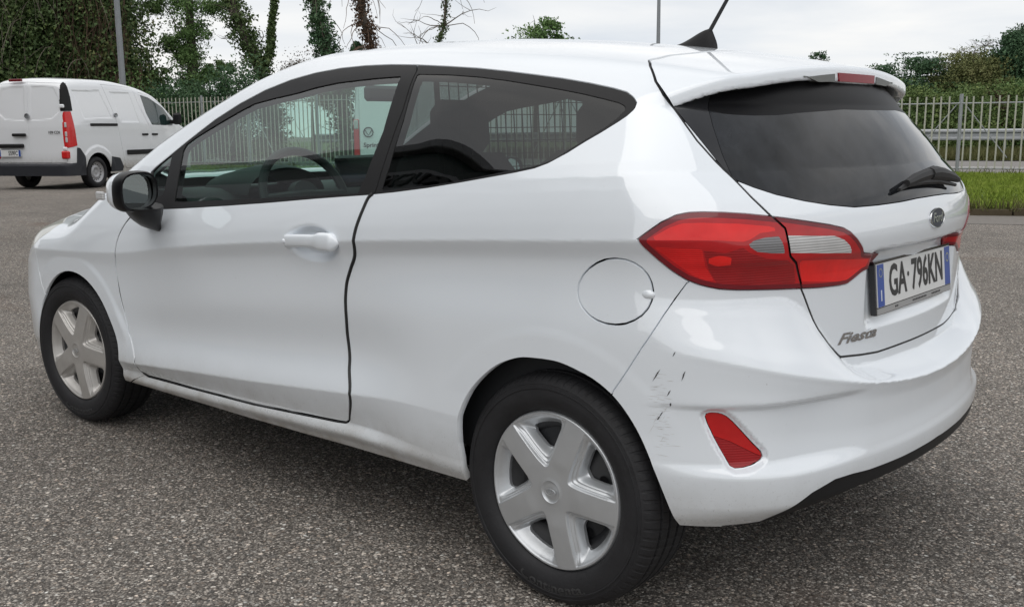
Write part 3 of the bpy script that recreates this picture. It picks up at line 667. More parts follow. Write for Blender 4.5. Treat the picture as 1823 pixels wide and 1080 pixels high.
# the rear shut line of the door is a wide dark seal
FUEL, BODY = split(BODY, fx('fuel'), XZ, .005, side_only)
hl_poly = [(-2.70, .825), (-2.72, .79), (-2.82, .735), (-2.95, .70), (-3.2, .655), (-3.5, .66), (-3.5, .74), (-3.2, .80), (-2.86, .84)]
HLAMP, BODY = split(BODY, hl_poly, XZ, .003, lambda P: (P[:, 1] > .38) & (P[:, 0] < -2.6))
ws_poly = [(-2.43, -.1), (-2.42, .2), (-2.36, .45), (-2.22, .615), (-2.0, .60), (-1.7, .575), (-1.45, .552), (-1.36, .53), (-1.30, .3), (-1.29, -.1)]
WSCR, BODY = split(BODY, ws_poly, XW, .004, lambda P: P[:, 2] > .85)
cowl_poly = [(-2.53, -.1), (-2.52, .25), (-2.44, .52), (-2.28, .71), (-2.14, .74), (-2.19, .66), (-2.218, .622), (-2.36, .458), (-2.427, .2), (-2.437, -.1)]
COWL, BODY = split(BODY, cowl_poly, XW, .002, lambda P: P[:, 2] > .85)
hood_poly = [(-3.28, -.1), (-3.26, .35), (-3.1, .58), (-2.87, .652), (-2.5, .735), (-2.30, .745), (-2.27, .72), (-2.43, .525), (-2.525, .25), (-2.535, -.1)]
HOOD, BODY = split(BODY, hood_poly, XW, .005, lambda P: P[:, 2] > .62)
fb_poly = [(-2.80, .73), (-2.79, .62), (-2.72, .5), (-2.72, .1), (-3.7, .1), (-3.7, .70), (-3.28, .70), (-3.0, .68)]
FBUMP, BODY = split(BODY, fb_poly, XZ, .003, lambda P: P[:, 0] < -2.6)
fend_poly = np.concatenate([[(-1.96, .955)], fx('doorfront')[:-2], [(-1.99, .29), (-2.2, .2), (-2.9, .2), (-2.9, .95), (-2.3, .955)]])
FENDER, BODY = split(BODY, fend_poly, XZ, .004, lambda P: (P[:, 1] > .55) & (P[:, 0] < -1.9))

put('body_shell', BODY, M_WHITE, CAR, 'both', .022)
put('hood', HOOD, M_WHITE, CAR, 'both')
put('front_bumper', FBUMP, M_WHITE, CAR, 'both')
put('cowl_panel', COWL, M_TRIM, CAR, 'both', .008, .004)
put('windscreen', WSCR, M_GLASS, CAR, 'both', 0, .004)
tailgate = put('tailgate', HATCH, M_WHITE, CAR, 'both', .018)
put('tailgate_side_trim', CHEEK, M_GLOSSBLK, CAR, 'both', .008, .0005)
rear_glass = put('rear_window', RGLASS, M_GLASSR, CAR, 'both', 0, .002)
put('spoiler_reflection', REFL, M_REFL, rear_glass, 'both', 0, .002)  # painted reflection of the spoiler, not a printed band
rear_bumper = put('rear_bumper', BUMP, M_WHITE, CAR, 'both', .02)
put('bumper_valance', VALANCE, M_TRIM, CAR, 'both', .012, .003)
spo = make_skin(.0075, Fsp, bx=(-.02, .52), bz=(1.19, 1.5))
_fn = np.cross(spo.V[spo.T[:, 1]] - spo.V[spo.T[:, 0]], spo.V[spo.T[:, 2]] - spo.V[spo.T[:, 0]])
if ((_fn * spo.N[spo.T[:, 0]]).sum(1) > 0).mean() < .5: spo.T = spo.T[:, ::-1]
SPO, _ = split(spo, hatch_poly, UZ, .005)
spoiler = put('roof_spoiler', SPO, M_WHITE, CAR, 'both', 0)
for sd in ('left', 'right'):
    put('front_fender', FENDER, M_WHITE, CAR, sd)
    door = put('door', DOOR, M_WHITE, CAR, sd, .020)
    put('window_frame', trD, M_TRIM, door, sd, .006, .0015)
    put('door_window', dg, M_GLASS, door, sd, 0, .005)
    put('quarter_light', ql, M_GLASS, door, sd, 0, .005)
    put('quarter_window_trim', trQ, M_TRIM, CAR, sd, .006, .0015)
    put('rear_quarter_window', rq, M_GLASSQ, CAR, sd, 0, .0035)
    hl = put('headlight', HLAMP, M_HEADL, CAR, sd, .01)
    fl_ = put('fog_lamp', FOG, M_LMID, CAR, sd, .006, .002); put('fog_reflector', FOGT, M_LFOG, fl_, sd, .002, .0015)
    # tail lamp: outer body lamp and the piece on the tailgate, each with its chambers
    tl = None
    rest = LAMPB; pcs = []; lp = fu('lamp')
    inner, edge = (lambda d_: (clip(LAMPB, d_ + .0125), clip(LAMPB, -.0125 - d_)))(sdpoly(UZ(LAMPB.V), lp)); rest = inner
    for nm, key, mm in (('reflector', 'lamp_red_out', M_LREDL), ('side_lens', 'lamp_red_top', M_LRED), ('reversing_lens', 'lamp_clear', M_LCLEARD), ('bulb_lens', 'lamp_bulb', M_LRED), ('brake_lens', 'lamp_red_low', M_LMID)):
        pc, rest = split(rest, fu(key), UZ, .0); pcs.append((nm, pc, mm))
    tl = put('tail_lamp', edge, M_LDARK, CAR, sd, .010, -.003); put('lamp_lens', rest, M_LBODY, tl, sd, 0, -.003)
    for nm, pc, mm in pcs:
        if len(pc.T): put(nm, pc, mm, tl, sd, 0, -.003)
    inner, edge = (lambda d_: (clip(LAMPH, d_ + .0105), clip(LAMPH, -.0105 - d_)))(sdpoly(UZ(LAMPH.V), lp)); rest = inner; pcs = []
    for nm, key, mm in (('reversing_lens', 'gate_clear', M_LCLEAR), ('brake_lens', 'gate_red_low', M_LRED)):
        pc, rest = split(rest, fu(key), UZ, .0); pcs.append((nm, pc, mm))
    tl = put('tailgate_lamp', edge, M_LDARK, CAR, sd, .010, -.003); put('lamp_lens', rest, M_LBODY, tl, sd, 0, -.003)
    for nm, pc, mm in pcs:
        if len(pc.T): put(nm, pc, mm, tl, sd, 0, -.003)
    put('fuel_flap' if sd == 'left' else 'fuel_panel', FUEL, M_WHITE, CAR, sd, .010)
# inner skin behind every gap, so that shut lines read dark
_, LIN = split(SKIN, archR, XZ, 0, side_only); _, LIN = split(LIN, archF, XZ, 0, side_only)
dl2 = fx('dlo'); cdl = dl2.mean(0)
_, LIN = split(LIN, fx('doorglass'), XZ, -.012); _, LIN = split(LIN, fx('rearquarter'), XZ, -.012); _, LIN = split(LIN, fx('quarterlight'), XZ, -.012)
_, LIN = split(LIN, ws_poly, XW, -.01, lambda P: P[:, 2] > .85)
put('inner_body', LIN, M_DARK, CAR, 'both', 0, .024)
# ------------------------------------------------------------------ details on the hatchback
def _bisect(make, lo, hi, n):
    lo = np.full(n, lo); hi = np.full(n, hi)
    for _ in range(20):
        md = .5 * (lo + hi); P = make(md); ins = F(P[:, 0], P[:, 1], P[:, 2]) < 0
        lo = np.where(ins, md, lo); hi = np.where(ins, hi, md)
    P = make(lo); N = grad(P, .003, F); N /= np.linalg.norm(N, axis=1, keepdims=True); return P, N
def many_skin(q, out=0.):
    """points of the left flank at (x, z) pairs, and outward normals"""
    q = np.asarray(q, float); P, N = _bisect(lambda t: np.stack([q[:, 0], t, q[:, 1]], 1), .3, 1., len(q))
    P = P + N * np.reshape(out, (-1, 1)); return [Vector(v) for v in P * LEFT], [Vector(v) for v in N * LEFT]
def many_rear(q, out=0.):
    """points of the tail at (y, z) pairs, and outward normals"""
    q = np.asarray(q, float); s_ = np.where(q[:, 0] >= 0, 1., -1.)
    P, N = _bisect(lambda t: np.stack([t, np.abs(q[:, 0]), q[:, 1]], 1), .1, .9, len(q))
    P = P + N * np.reshape(out, (-1, 1)); P[:, 1] *= s_; N[:, 1] *= s_; return [Vector(v) for v in P], [Vector(v) for v in N]
def on_skin(x, z, out=0.): p, n = many_skin([(x, z)], out); return p[0], n[0]
def on_rear(w, z, out=0.): p, n = many_rear([(w, z)], out); return p[0], n[0]
# wide black seal in the rear shut line of each door
M_SEAL_SHADE = M_RUBBER
def smooth_line(q, k=5):
    q = np.asarray(q, float); t = np.concatenate([[0], np.cumsum(np.hypot(*np.diff(q, axis=0).T))]); u = np.linspace(0, t[-1], k * len(q))
    a, b_ = pchip(t, q[:, 0])(u), pchip(t, q[:, 1])(u); return np.stack([a, b_], 1)
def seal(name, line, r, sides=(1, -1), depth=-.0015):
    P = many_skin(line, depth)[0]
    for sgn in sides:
        pts = [(v.x, v.y * sgn, v.z) for v in P]; MB().tube(pts, [r(v[2]) for v in pts] if callable(r) else r, 6).obj(name, M_SEAL_SHADE, CAR, True)
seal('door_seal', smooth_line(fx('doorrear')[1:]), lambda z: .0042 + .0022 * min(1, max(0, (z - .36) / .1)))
seal('wing_gap_shade', smooth_line(np.concatenate([fx('doorfront')[:-1:2], fx('doorfront')[-1:]])), .0024, depth=-.0030)  # dark tube painting the shade inside the gap ahead of the door
seal('sill_gap_shade', smooth_line(fx('doorbot')), .0017, depth=-.0035)  # likewise a black line for the shade in the gap under the door
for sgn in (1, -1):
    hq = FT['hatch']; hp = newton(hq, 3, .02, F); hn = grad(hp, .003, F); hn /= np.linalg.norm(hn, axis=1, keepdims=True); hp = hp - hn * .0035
    MB().tube([(q[0], -q[1] * sgn, q[2]) for q in hp], .0036, 6).obj('hatch_gap_shade', M_SEAL_SHADE, CAR, True)  # dark tube added so the lit hatch gap looks shaded
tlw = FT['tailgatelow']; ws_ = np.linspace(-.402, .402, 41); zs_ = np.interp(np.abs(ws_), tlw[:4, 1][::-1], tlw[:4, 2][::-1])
MB().tube(many_rear(np.stack([ws_, zs_ - .001], 1), -.004)[0], .0042, 6).obj('tailgate_gap_shade', M_SEAL_SHADE, CAR, True)  # black tube stands in for shade in the gap below the tailgate
# door handles
for sgn, nm in ((1, 'door_handle'), (-1, 'door_handle')):
    V = []; F_ = []; n = 26; k = 14
    for i in range(n):
        t = i / (n - 1); x = -1.030 + t * .275; cz = .8665 + .012 * t + .004 * math.sin(t * math.pi)
        wide = ss(.60, .74, np.array([t]))[0]
        rz = .0195 + .008 * wide + .004 * ss(.16, .0, np.array([t]))[0]; ry = .012 + .005 * wide
        end = max(.12, min(1, math.sin(min(t, 1 - t) * math.pi / .20) if min(t, 1 - t) < .10 else 1)); rz *= end; ry *= end
        base = -float(side_w(np.array([x]), np.array([.93]))[0])
        lift = .004 + .010 * math.sin(math.pi * min(1, max(0, t))) ** .6
        y = base - lift
        for j in range(k):
            a = 2 * math.pi * j / k
            sq = lambda v: math.copysign(abs(v) ** .7, v)
            V.append((x, (y - sq(math.cos(a)) * ry) * sgn, cz + sq(math.sin(a)) * rz))
    for i in range(n - 1):
        for j in range(k): F_.append((i * k + j, i * k + (j + 1) % k, (i + 1) * k + (j + 1) % k, (i + 1) * k + j))
    F_.append(tuple(range(k))); F_.append(tuple((n - 1) * k + j for j in range(k)))
    h = MB().add(V, F_).obj(nm, M_WHITE, CAR, True)
    # the two feet that carry the bar
    for x0, dz, s_ in ((-1.006, .868, .020), (-.790, .878, .036)):
        y0 = -float(side_w(np.array([x0]), np.array([dz]))[0])
        MB().box((x0, (y0 + .008) * sgn, dz), (s_, .036, .016 if s_ < .03 else .034), bev=.005).obj('handle_foot', M_WHITE, h, True)
# fuel flap finger tab
p_, n_ = on_skin(.293, .828)
V = []; F_ = []
for i in range(9):
    for j in range(10):
        a = math.pi * i / 8; c = 2 * math.pi * j / 10
        V.append((p_.x - .022 + math.cos(a) * .021, p_.y - .001 - abs(math.sin(a)) * max(0, math.cos(c)) * .010, p_.z + math.sin(a) * math.sin(c) * .0125))
for i in range(8):
    for j in range(10): F_.append((i * 10 + j, i * 10 + (j + 1) % 10, (i + 1) * 10 + (j + 1) % 10, (i + 1) * 10 + j))
MB().add(V, F_).obj('flap_tab', M_WHITE, CAR, True)
# door mirrors
M_MIRB = mat('black_mirror_shell', (.005, .005, .006), .35, spec=.25)
def door_mirror(sgn):
    # housing: rounded box shell swept along x, glass faces backwards
    def ring(x, sc, yc=-.956, zc=1.00, hw=.071, hh=.067):
        pts = []
        for j in range(28):
            a = 2 * math.pi * j / 28; c, s_ = math.cos(a), math.sin(a)
            e = .72; px = math.copysign(abs(c) ** e, c) * hw * sc; pz = math.copysign(abs(s_) ** e, s_) * hh * sc
            # outer lower corner is cut away
            pz += .012 * sc * (-(px / hw)) * (1 if s_ < 0 else .35)
            pts.append((x, (yc - px) * sgn, zc + pz))
        return pts
    secs = [(-1.834, .20), (-1.830, .45), (-1.816, .70), (-1.796, .86), (-1.772, .94), (-1.752, .975), (-1.738, .985)]
    V = []; F_ = []
    for x, sc in secs: V += ring(x + .03 * 0, sc)
    n = 28
    for i in range(len(secs) - 1):
        for j in range(n): F_.append((i * n + j, i * n + (j + 1) % n, (i + 1) * n + (j + 1) % n, (i + 1) * n + j))
    F_.append(tuple(range(n)))
    shell = MB().add(V, F_).obj('door_mirror', M_WHITE, CAR, True)
    V = []; secs2 = [(-1.740, .985), (-1.728, 1.01), (-1.694, 1.0), (-1.682, .95), (-1.682, .86), (-1.700, .83)]; F_ = []
    for x, sc in secs2: V += ring(x, sc)
    for i in range(len(secs2) - 1):
        for j in range(n): F_.append((i * n + j, i * n + (j + 1) % n, (i + 1) * n + (j + 1) % n, (i + 1) * n + j))
    MB().add(V, F_).obj('mirror_surround', M_MIRB, shell, True)
    # glass, toed in towards the driver
    g = [Vector(q) for q in ring(-1.698, .835)]; c = sum(g, Vector()) / n
    rotm = Matrix.Rotation(R(7) * sgn, 4, 'Z') @ Matrix.Rotation(R(-3), 4, 'Y')
    g = [c + rotm @ (q - c) for q in g]
    MB().add(g, [tuple(range(n))]).obj('mirror_plate', M_MIRROR, shell)
    # indicator strip on the leading outer edge
    MB().box((-1.800, -1.036 * sgn, .985), (.05, .012, .028), 0, .004).obj('indicator', M_LCLEAR, shell)
    # foot down to the door shoulder
    V = []; F_ = []
    for t, (x, y, z, a, b) in enumerate([(-1.715, -.935, .950, .060, .075), (-1.740, -.915, .925, .064, .062), (-1.775, -.890, .895, .060, .048), (-1.805, -.862, .872, .052, .034), (-1.822, -.835, .860, .044, .018)]):
        for j in range(12):
            q = 2 * math.pi * j / 12; V.append((x + math.cos(q) * a, (y + math.sin(q) * b) * sgn, z - .012 * math.cos(q)))
    for i in range(4):
        for j in range(12): F_.append((i * 12 + j, i * 12 + (j + 1) % 12, (i + 1) * 12 + (j + 1) % 12, (i + 1) * 12 + j))
    F_ += [tuple(range(12)), tuple(48 + j for j in range(12))]
    MB().add(V, F_).obj('mirror_foot', M_MIRB, shell, True)
door_mirror(1); door_mirror(-1)
# aerial
b = MB(); V = []; F_ = []; secs = []
for i in range(13):
    t = i / 12; x = -.195 + t * .150; hgt = .006 + .058 * ss(.0, .95, np.array([t]))[0] * (1 if t < .9 else 1 - (t - .9) * 5.5); wd = .014 + .012 * math.sin(math.pi * min(1, t * .8 + .2)); z0 = float(roof_z(np.array([x]), np.array([0.]))[0]) - .012
    for j in range(9):
        a = math.pi * j / 8; V.append((x, math.cos(a) * wd * (1 - .55 * math.sin(a)), z0 + math.sin(a) ** .7 * hgt + .004))
for i in range(12):
    for j in range(8): F_.append((i * 9 + j, i * 9 + j + 1, (i + 1) * 9 + j + 1, (i + 1) * 9 + j))
F_ += [tuple(range(9)), tuple(12 * 9 + j for j in range(9))]
ant = b.add(V, F_).obj('aerial_base', M_TRIM, CAR, True)
MB().tube([(-.078, 0, 1.455), (-.070, 0, 1.468), (.035, 0, 1.63), (.12, 0, 1.76)], [.0085, .0062, .0048, .0036], 8).obj('aerial_rod', M_RUBBER, ant, True)
# high brake lamp in the spoiler edge
zt = float(roof_z(np.array([.375]), np.array([0.]))[0])
bl = MB()
V = []; n = 9
for i in range(n):
    w = -.118 + .236 * i / (n - 1); xx = .389 - .20 * w * w
    V += [(xx + .002, w, zt - .019), (xx + .0035, w * .955, zt - .041), (xx - .02, w * .955, zt - .041), (xx - .02, w, zt - .019)]
F_ = [(i * 4 + a, i * 4 + (a + 1) % 4, (i + 1) * 4 + (a + 1) % 4, (i + 1) * 4 + a) for i in range(n - 1) for a in range(4)] + [(0, 1, 2, 3), tuple((n - 1) * 4 + a for a in range(4))]
bl.add(V, F_).obj('high_brake_lamp', mat('brake_strip_lens', (.24, .010, .018), .35, spec=.3), spoiler)
M_INS = mat('grey_spoiler_insert', (.16, .165, .16), .5)
for sgn in (1, -1):
    V = []; n = 8
    for i in range(n):
        q = i / (n - 1); w = -.285 + .150 * q; xx = .389 - .20 * w * w; zz = float(roof_z(np.array([xx - .012]), np.array([abs(w)]))[0])
        h0 = zz - .020 - .006 * (1 - q); h1 = zz - .022 - .018 * min(1, q * 2.2)
        V += [(xx + .0015, w * sgn, h0), (xx + .0015, w * sgn, h1), (xx - .02, w * sgn, h1), (xx - .02, w * sgn, h0)]
    F_ = [(i * 4 + a, i * 4 + (a + 1) % 4, (i + 1) * 4 + (a + 1) % 4, (i + 1) * 4 + a) for i in range(n - 1) for a in range(4)] + [(0, 1, 2, 3), tuple((n - 1) * 4 + a for a in range(4))]
    MB().add(V, F_).obj('spoiler_insert', M_INS, spoiler)
# number plate on its holder
def to_rear(Vt, w0, z0, x0, tilt):
    """text in x,z -> lies on the tailgate plane, reading along +y"""
    return [(x0 + math.sin(tilt) * q[2] - q[1], w0 + q[0], z0 + math.cos(tilt) * q[2]) for q in Vt]
TILT = R(-5.5); PX, PZ = .5685, .800
def plate_quad(a0, a1, b0, b1, d): return to_rear([(a0, -d, b0), (a1, -d, b0), (a1, -d, b1), (a0, -d, b1)], 0, PZ, PX, TILT)
def plate_box(a0, a1, b0, b1, d0, d1):
    b = MB(); A = plate_quad(a0, a1, b0, b1, d0); B_ = plate_quad(a0, a1, b0, b1, d1)
    return b.add(A + B_, [(0, 1, 2, 3), (7, 6, 5, 4), (0, 4, 5, 1), (1, 5, 6, 2), (2, 6, 7, 3), (3, 7, 4, 0)])
M_PLATE = mat('plate_white', (.74, .75, .75), .35, coat=.3, bump=.03, bscale=40); M_BLUE = mat('plate_blue', (.015, .07, .36), .3, coat=.4)
M_INK = mat('plate_black', (.012, .012, .014), .4); M_GREY = mat('holder_grey', (.33, .33, .33), .5)
M_PRINT = mat('white_print', (.7, .72, .75), .4); M_YELL = mat('yellow_print', (.55, .55, .20), .4)
holder = plate_box(-.268, .268, -.0665, .0665, -.010, .004).obj('plate_holder', M_GLOSSBLK, CAR)
plate = plate_box(-.259, .259, -.0470, .0600, .004, .0065).obj('number_plate', M_PLATE, holder)
plate_box(-.258, -.218, -.0462, .0592, .0060, .0074).obj('plate_band', M_BLUE, holder)
plate_box(.218, .258, -.0462, .0592, .0060, .0074).obj('plate_band', M_BLUE, holder)
plate_box(-.262, .262, -.0645, -.0500, .004, .0062).obj('holder_strip', M_GREY, holder)
def rear_text(txt, a0, b0, size, d, sx, m, parent, name, ext=.0004, shear=0., tilt=TILT, x0=PX, z0=PZ, yfun=None, align='CENTER', off=0.):
    V, F_ = text_mesh(txt, size, ext, shear, sx, off, align)
    V = [(q[0] + a0, q[1] - d, q[2] + b0) for q in V]
    return link(name, mesh(name, to_rear(V, 0, z0, x0, tilt), F_), parent, m)
rear_text('GA', -.128, .0070, .112, .0072, .74, M_INK, holder, 'plate_lettering', off=.0022)
rear_text('796KN', .084, .0070, .112, .0072, .72, M_INK, holder, 'plate_lettering', off=.0022)
rear_text('\u00b7', -.056, .012, .09, .0072, .9, M_INK, holder, 'plate_lettering', off=.001)
b = MB()
for k_ in range(12):
    a = 2 * math.pi * k_ / 12; A = .238 + .011 * math.cos(a); B_ = .030 + .011 * math.sin(a)
    q = [(A + .0022 * math.cos(t), -.0078, B_ + .0022 * math.sin(t)) for t in np.linspace(0, 2 * math.pi, 6)[:-1]]
    b.add(to_rear(q, 0, PZ, PX, TILT), [(0, 1, 2, 3, 4)])
    q = [(-.238 + .010 * math.cos(a) + .0018 * math.cos(t), -.0078, .038 + .010 * math.sin(a) + .0018 * math.sin(t)) for t in np.linspace(0, 2 * math.pi, 6)[:-1]]
    b.add(to_rear(q, 0, PZ, PX, TILT), [(0, 1, 2, 3, 4)])
b.obj('plate_stars', M_YELL, holder, kind='stuff')
rear_text('I', -.238, -.020, .036, .0078, .8, M_PRINT, holder, 'plate_letter', off=.0012)
for a0, n_ in ((-.150, 2), (-.03, 9), (.11, 6)):
    for i in range(n_): plate_box(a0 + i * .0115, a0 + i * .0115 + .008, -.0595, -.0545, .0060, .0066).obj('holder_print', M_INK, holder)
# oval badge and model lettering on the tailgate
def badge(wc, zc, a, b_, out):
    c, n_ = on_rear(wc, zc, out); t = Vector((0, 1, 0)); t = (t - n_ * t.dot(n_)).normalized(); up = n_.cross(t)
    if up.z < 0: up = -up
    def ov(sa, d, k=36): return [c + t * math.cos(q) * a * sa + up * math.sin(q) * b_ * sa + n_ * d for q in np.linspace(0, 2 * math.pi, k + 1)[:-1]]
    return c, n_, t, up, ov
c0, n0, t0, u0, ov = badge(.004, .959, .052, .0265, .0)
k = 36; V = ov(1.0, -.004) + ov(1.0, .002) + ov(.97, .004) + ov(.93, .004) + ov(.91, .0025)
br = MB().add(V, [(i * k + j, i * k + (j + 1) % k, (i + 1) * k + (j + 1) % k, (i + 1) * k + j) for i in range(4) for j in range(k)]).obj('maker_badge', M_CHROME, tailgate, True)
MB().add(ov(.92, .0026), [tuple(range(k))]).obj('badge_field', mat('badge_slate', (.012, .017, .034), .35, spec=.3), tailgate)
V, F_ = text_mesh('Ford', .034, .0004, .25, 1.0, .0004); MB().add([c0 + t0 * q[0] + u0 * (q[2]) + n0 * (.0032 - q[1]) for q in V], F_).obj('badge_script', M_CHROME, tailgate)
V, F_ = text_mesh('Fiesta', .036, .0006, .42, 1.95, .0010)
P_ = many_rear([(-.338 + q[0], .6935 + q[2]) for q in V], np.array([.0016 - q[1] for q in V]))[0]
MB().add(P_, F_).obj('model_badge', M_CHROME, tailgate)
# rear wiper
b = MB()
prof = [(-.185, 1.024), (-.15, 1.052), (-.10, 1.060), (-.03, 1.065), (.03, 1.072), (.10, 1.068), (.17, 1.052)]
pts = [on_rear(w_, z_, .022)[0] for w_, z_ in [(-.02, 1.060), (.02, 1.060), (.08, 1.055), (.14, 1.047), (.19, 1.038)]]
wiper = b.tube(pts, [.016, .019, .017, .013, .008], 10).obj('rear_wiper', M_RUBBER, rear_glass, True)
pts = [on_rear(w_, z_, .012)[0] for w_, z_ in [(-.205, 1.035), (-.15, 1.046), (-.06, 1.049), (.04, 1.046), (.18, 1.030)]]
MB().tube(pts, [.005, .008, .009, .008, .005], 6).obj('wiper_blade', M_RUBBER, wiper, True)
pts = [on_rear(w_, z_, .020)[0] for w_, z_ in [(-.17, 1.045), (-.10, 1.055), (.02, 1.064)]]
MB().tube(pts, [.009, .014, .017], 8).obj('wiper_arm', M_RUBBER, wiper, True)
# scuffs where the bumper was scraped
def stripe(pts_px, wdt, out=.0006):
    b = MB(); PP = newton(np.array([q[0] for q in pts_px]), 4, .02, F); NN = grad(PP, .003, F); NN /= np.linalg.norm(NN, axis=1, keepdims=True)
    for (_, L, ang), p0, n_ in zip(pts_px, PP, NN):
        p = p0 + n_ * out
        p = Vector((p[0], -p[1], p[2])); n_ = Vector((n_[0], -n_[1], n_[2])); up = Vector((0, 0, 1)); up = (up - n_ * up.dot(n_)).normalized(); t = up.cross(n_)
        d = t * math.cos(ang) + up * math.sin(ang); e = n_.cross(d); ww = wdt * random.uniform(.6, 1.3)
        b.add([p - d * L - e * ww * .2, p - d * L * .2 - e * ww, p + d * L - e * ww * .15, p + d * L * .3 + e * ww], [(0, 1, 2, 3)])
    return b
M_SCUFF = mat('scraped_plastic', (.05, .05, .055), .8); M_SCRA = mat('scratch', (.50, .49, .47), .8)
big = [((.305, .815, .650), .018, R(58)), ((.330, .800, .612), .009, R(60)), ((.334, .800, .588), .005, R(70)), ((.314, .810, .560), .009, R(55)), ((.309, .812, .551), .006, R(50)), ((.357, .785, .655), .013, R(70)), ((.338, .79, .70), .007, R(60))]
stripe(big, .0022).obj('paint_chip', M_SCUFF, rear_bumper, kind='stuff')
fine = [((random.gauss(.316, .014), .81, random.uniform(.46, .655)), random.uniform(.004, .018), random.choice([0, 0, 0, R(8), R(-6), R(60)])) for _ in range(60)]
stripe(fine, .0004).obj('scratches', M_SCRA, rear_bumper, kind='stuff')

# ------------------------------------------------------------------ wheels
def tyre_mat():
    m = mat('tyre_rubber', (.016, .016, .018), .66, spec=.4, var=.6, vscale=11); t = NT(m); v = t.coord()
    sx = t.new('ShaderNodeSeparateXYZ'); t.l.new(v, sx.inputs[0])
    ang = t.math('ARCTAN2', sx.outputs['Z'], sx.outputs['X']); sk = t.math('ADD', t.math('MULTIPLY', ang, 78 / (2 * math.pi)), t.math('MULTIPLY', sx.outputs['Y'], 9.))
    w = t.math('PINGPONG', sk, .5); w = t.math('MULTIPLY', t.math('SUBTRACT', w, .10), 12., True)
    r = t.math('SQRT', t.math('ADD', t.math('POWER', sx.outputs['X'], 2), t.math('POWER', sx.outputs['Z'], 2)))
    msk = t.math('MULTIPLY', t.math('SUBTRACT', r, .279), 80., True)
    h = t.math('ADD', t.math('MULTIPLY', w, msk), t.math('MULTIPLY', t.noise(v, 45, 5, .75), .7)); t.bump(h, .7, .004)
    return m
M_TYRE = tyre_mat(); M_STEEL = mat('black_steel_wheel', (.020, .021, .023), .5, var=.3, vscale=20)
M_COVER = mat('silver_wheel_cover', (.56, .58, .60), .36, .6, coat=.25, var=.10, vscale=12, bump=.05, bscale=700)
M_COVERD = mat('dusty_silver_wheel_cover', (.50, .485, .465), .42, .5, coat=.15, var=.18, vscale=14, bump=.05, bscale=700)
def wheel_meshes():
    YW = -.0975
    prof0 = [(.192, -.070), (.198, -.086), (.202, -.092), (.215, -.1005), (.232, -.1055), (.250, -.1065), (.262, -.1045), (.2635, -.1062), (.2665, -.1062), (.268, -.1032), (.276, -.1015), (.2775, -.1022), (.286, -.0965), (.2945, -.088), (.3005, -.078), (.3035, -.070), (.3048, -.0595),
            (.2975, -.058), (.2975, -.0520), (.3062, -.0505), (.3070, -.0245), (.2990, -.0230), (.2990, -.0150), (.3073, -.0135), (.3075, 0)]
    prof = [(.2075 + (r - .20) * (.3018 - .2075) / .1075, y) for r, y in prof0]
    prof = prof + [(r, -y) for r, y in prof[::-1][1:]] + [(.197, .06), (.193, 0)]
    t = MB().lathe_y(prof, 120, close=True); V = np.array(t.V)
    V[:, 2] = np.maximum(V[:, 2], -.3018 + 0 * V[:, 2])
    tyre = mesh('tyre', V, t.F, True); bm = bmesh.new(); bm.from_mesh(tyre); bmesh.ops.recalc_face_normals(bm, faces=bm.faces); bm.to_mesh(tyre); bm.free(); tyre.set_sharp_from_angle(angle=R(40)); tyre.materials.append(M_TYRE)
    # steel wheel: barrel and dish with round holes
    d = MB().lathe_y([(.192, .08), (.188, 0), (.186, -.055), (.165, -.050), (.145, -.030), (.120, -.040), (.085, -.050), (.06, -.038), (.0, -.038)], 60)
    steel = mesh('wheel', d.V, d.F, True); steel.set_sharp_from_angle(angle=R(40)); steel.materials.append(M_STEEL)
    hb = MB()
    for i in range(10):
        a = 2 * math.pi * (i + .5) / 10
        q = [(.128 * math.cos(a) + .014 * math.cos(s_), -.0395 - .001, .128 * math.sin(a) + .014 * math.sin(s_)) for s_ in np.linspace(0, 2 * math.pi, 13)[:-1]]
        hb.add(q, [tuple(range(12))])
    holes = mesh('vent_hole', hb.V, hb.F); holes.materials.append(M_DARK)
    # cover: polar grid, five spokes, five pockets with a hole each
    rr = np.concatenate([np.linspace(.001, .05, 12), np.linspace(.053, .198, 116), [.2000, .2012]]); th = np.linspace(0, 2 * math.pi, 721)[:-1]
    RR, TH = np.meshgrid(rr, th, indexing='ij'); X = RR * np.cos(TH); Z = RR * np.sin(TH)
    # pocket signed distance in the frame of the nearest pocket axis
    k5 = np.round((TH - R(90)) / (2 * math.pi / 5)); ph = TH - R(90) - k5 * 2 * math.pi / 5
    a = RR * np.cos(ph); c = RR * np.sin(ph)                      # a runs outwards, c across
    def pocket(a, c, apex, slope, rmax):
        s1 = np.abs(c) - (a - apex) * slope; s1 = s1 / math.hypot(1, slope); s2 = np.hypot(a, c) - rmax
        return smax(s1, s2, .012)
    d1 = pocket(a, c, .056, .56, .1915); d2 = pocket(a, c, .074, .55, .186)
    dome = -.0885 - .010 * (1 - (RR / .20) ** 2)
    crown = .0035 * np.cos(np.clip(ph - math.pi / 5 * np.where(ph >= 0, 1., -1.), -.5, .5) * 3)       # spokes slightly raised on their axis
    cr = np.sqrt(c * c + .010 ** 2) - .003                         # rounds the apex of each pocket
    s1 = (cr - (a - .052) * .73) / math.hypot(1, .73); s2 = RR - .1905
    y = dome - crown * ss(.05, .09, RR) + (.006 * (1 - ss(-.004, .0005, s1)) + .005 * (1 - ss(-.0095, -.0055, s1)) + .026 * (1 - ss(-.024, -.0115, s1))) * (1 - ss(-.036, .0, s2)) + .003 * (1 - ss(-.004, .0005, s1)) * (1 - ss(-.004, 0, s2))
    hub = ss(.034, .030, RR) * .0; y = y + .0045 * (ss(.026, .0285, RR) - ss(.0305, .033, RR)) * -1 * .5 + .003 * (1 - ss(.0265, .0275, RR))
    y = np.where(RR > .1935, y + .006 * ss(.1935, .2012, RR) * 2.2, y)
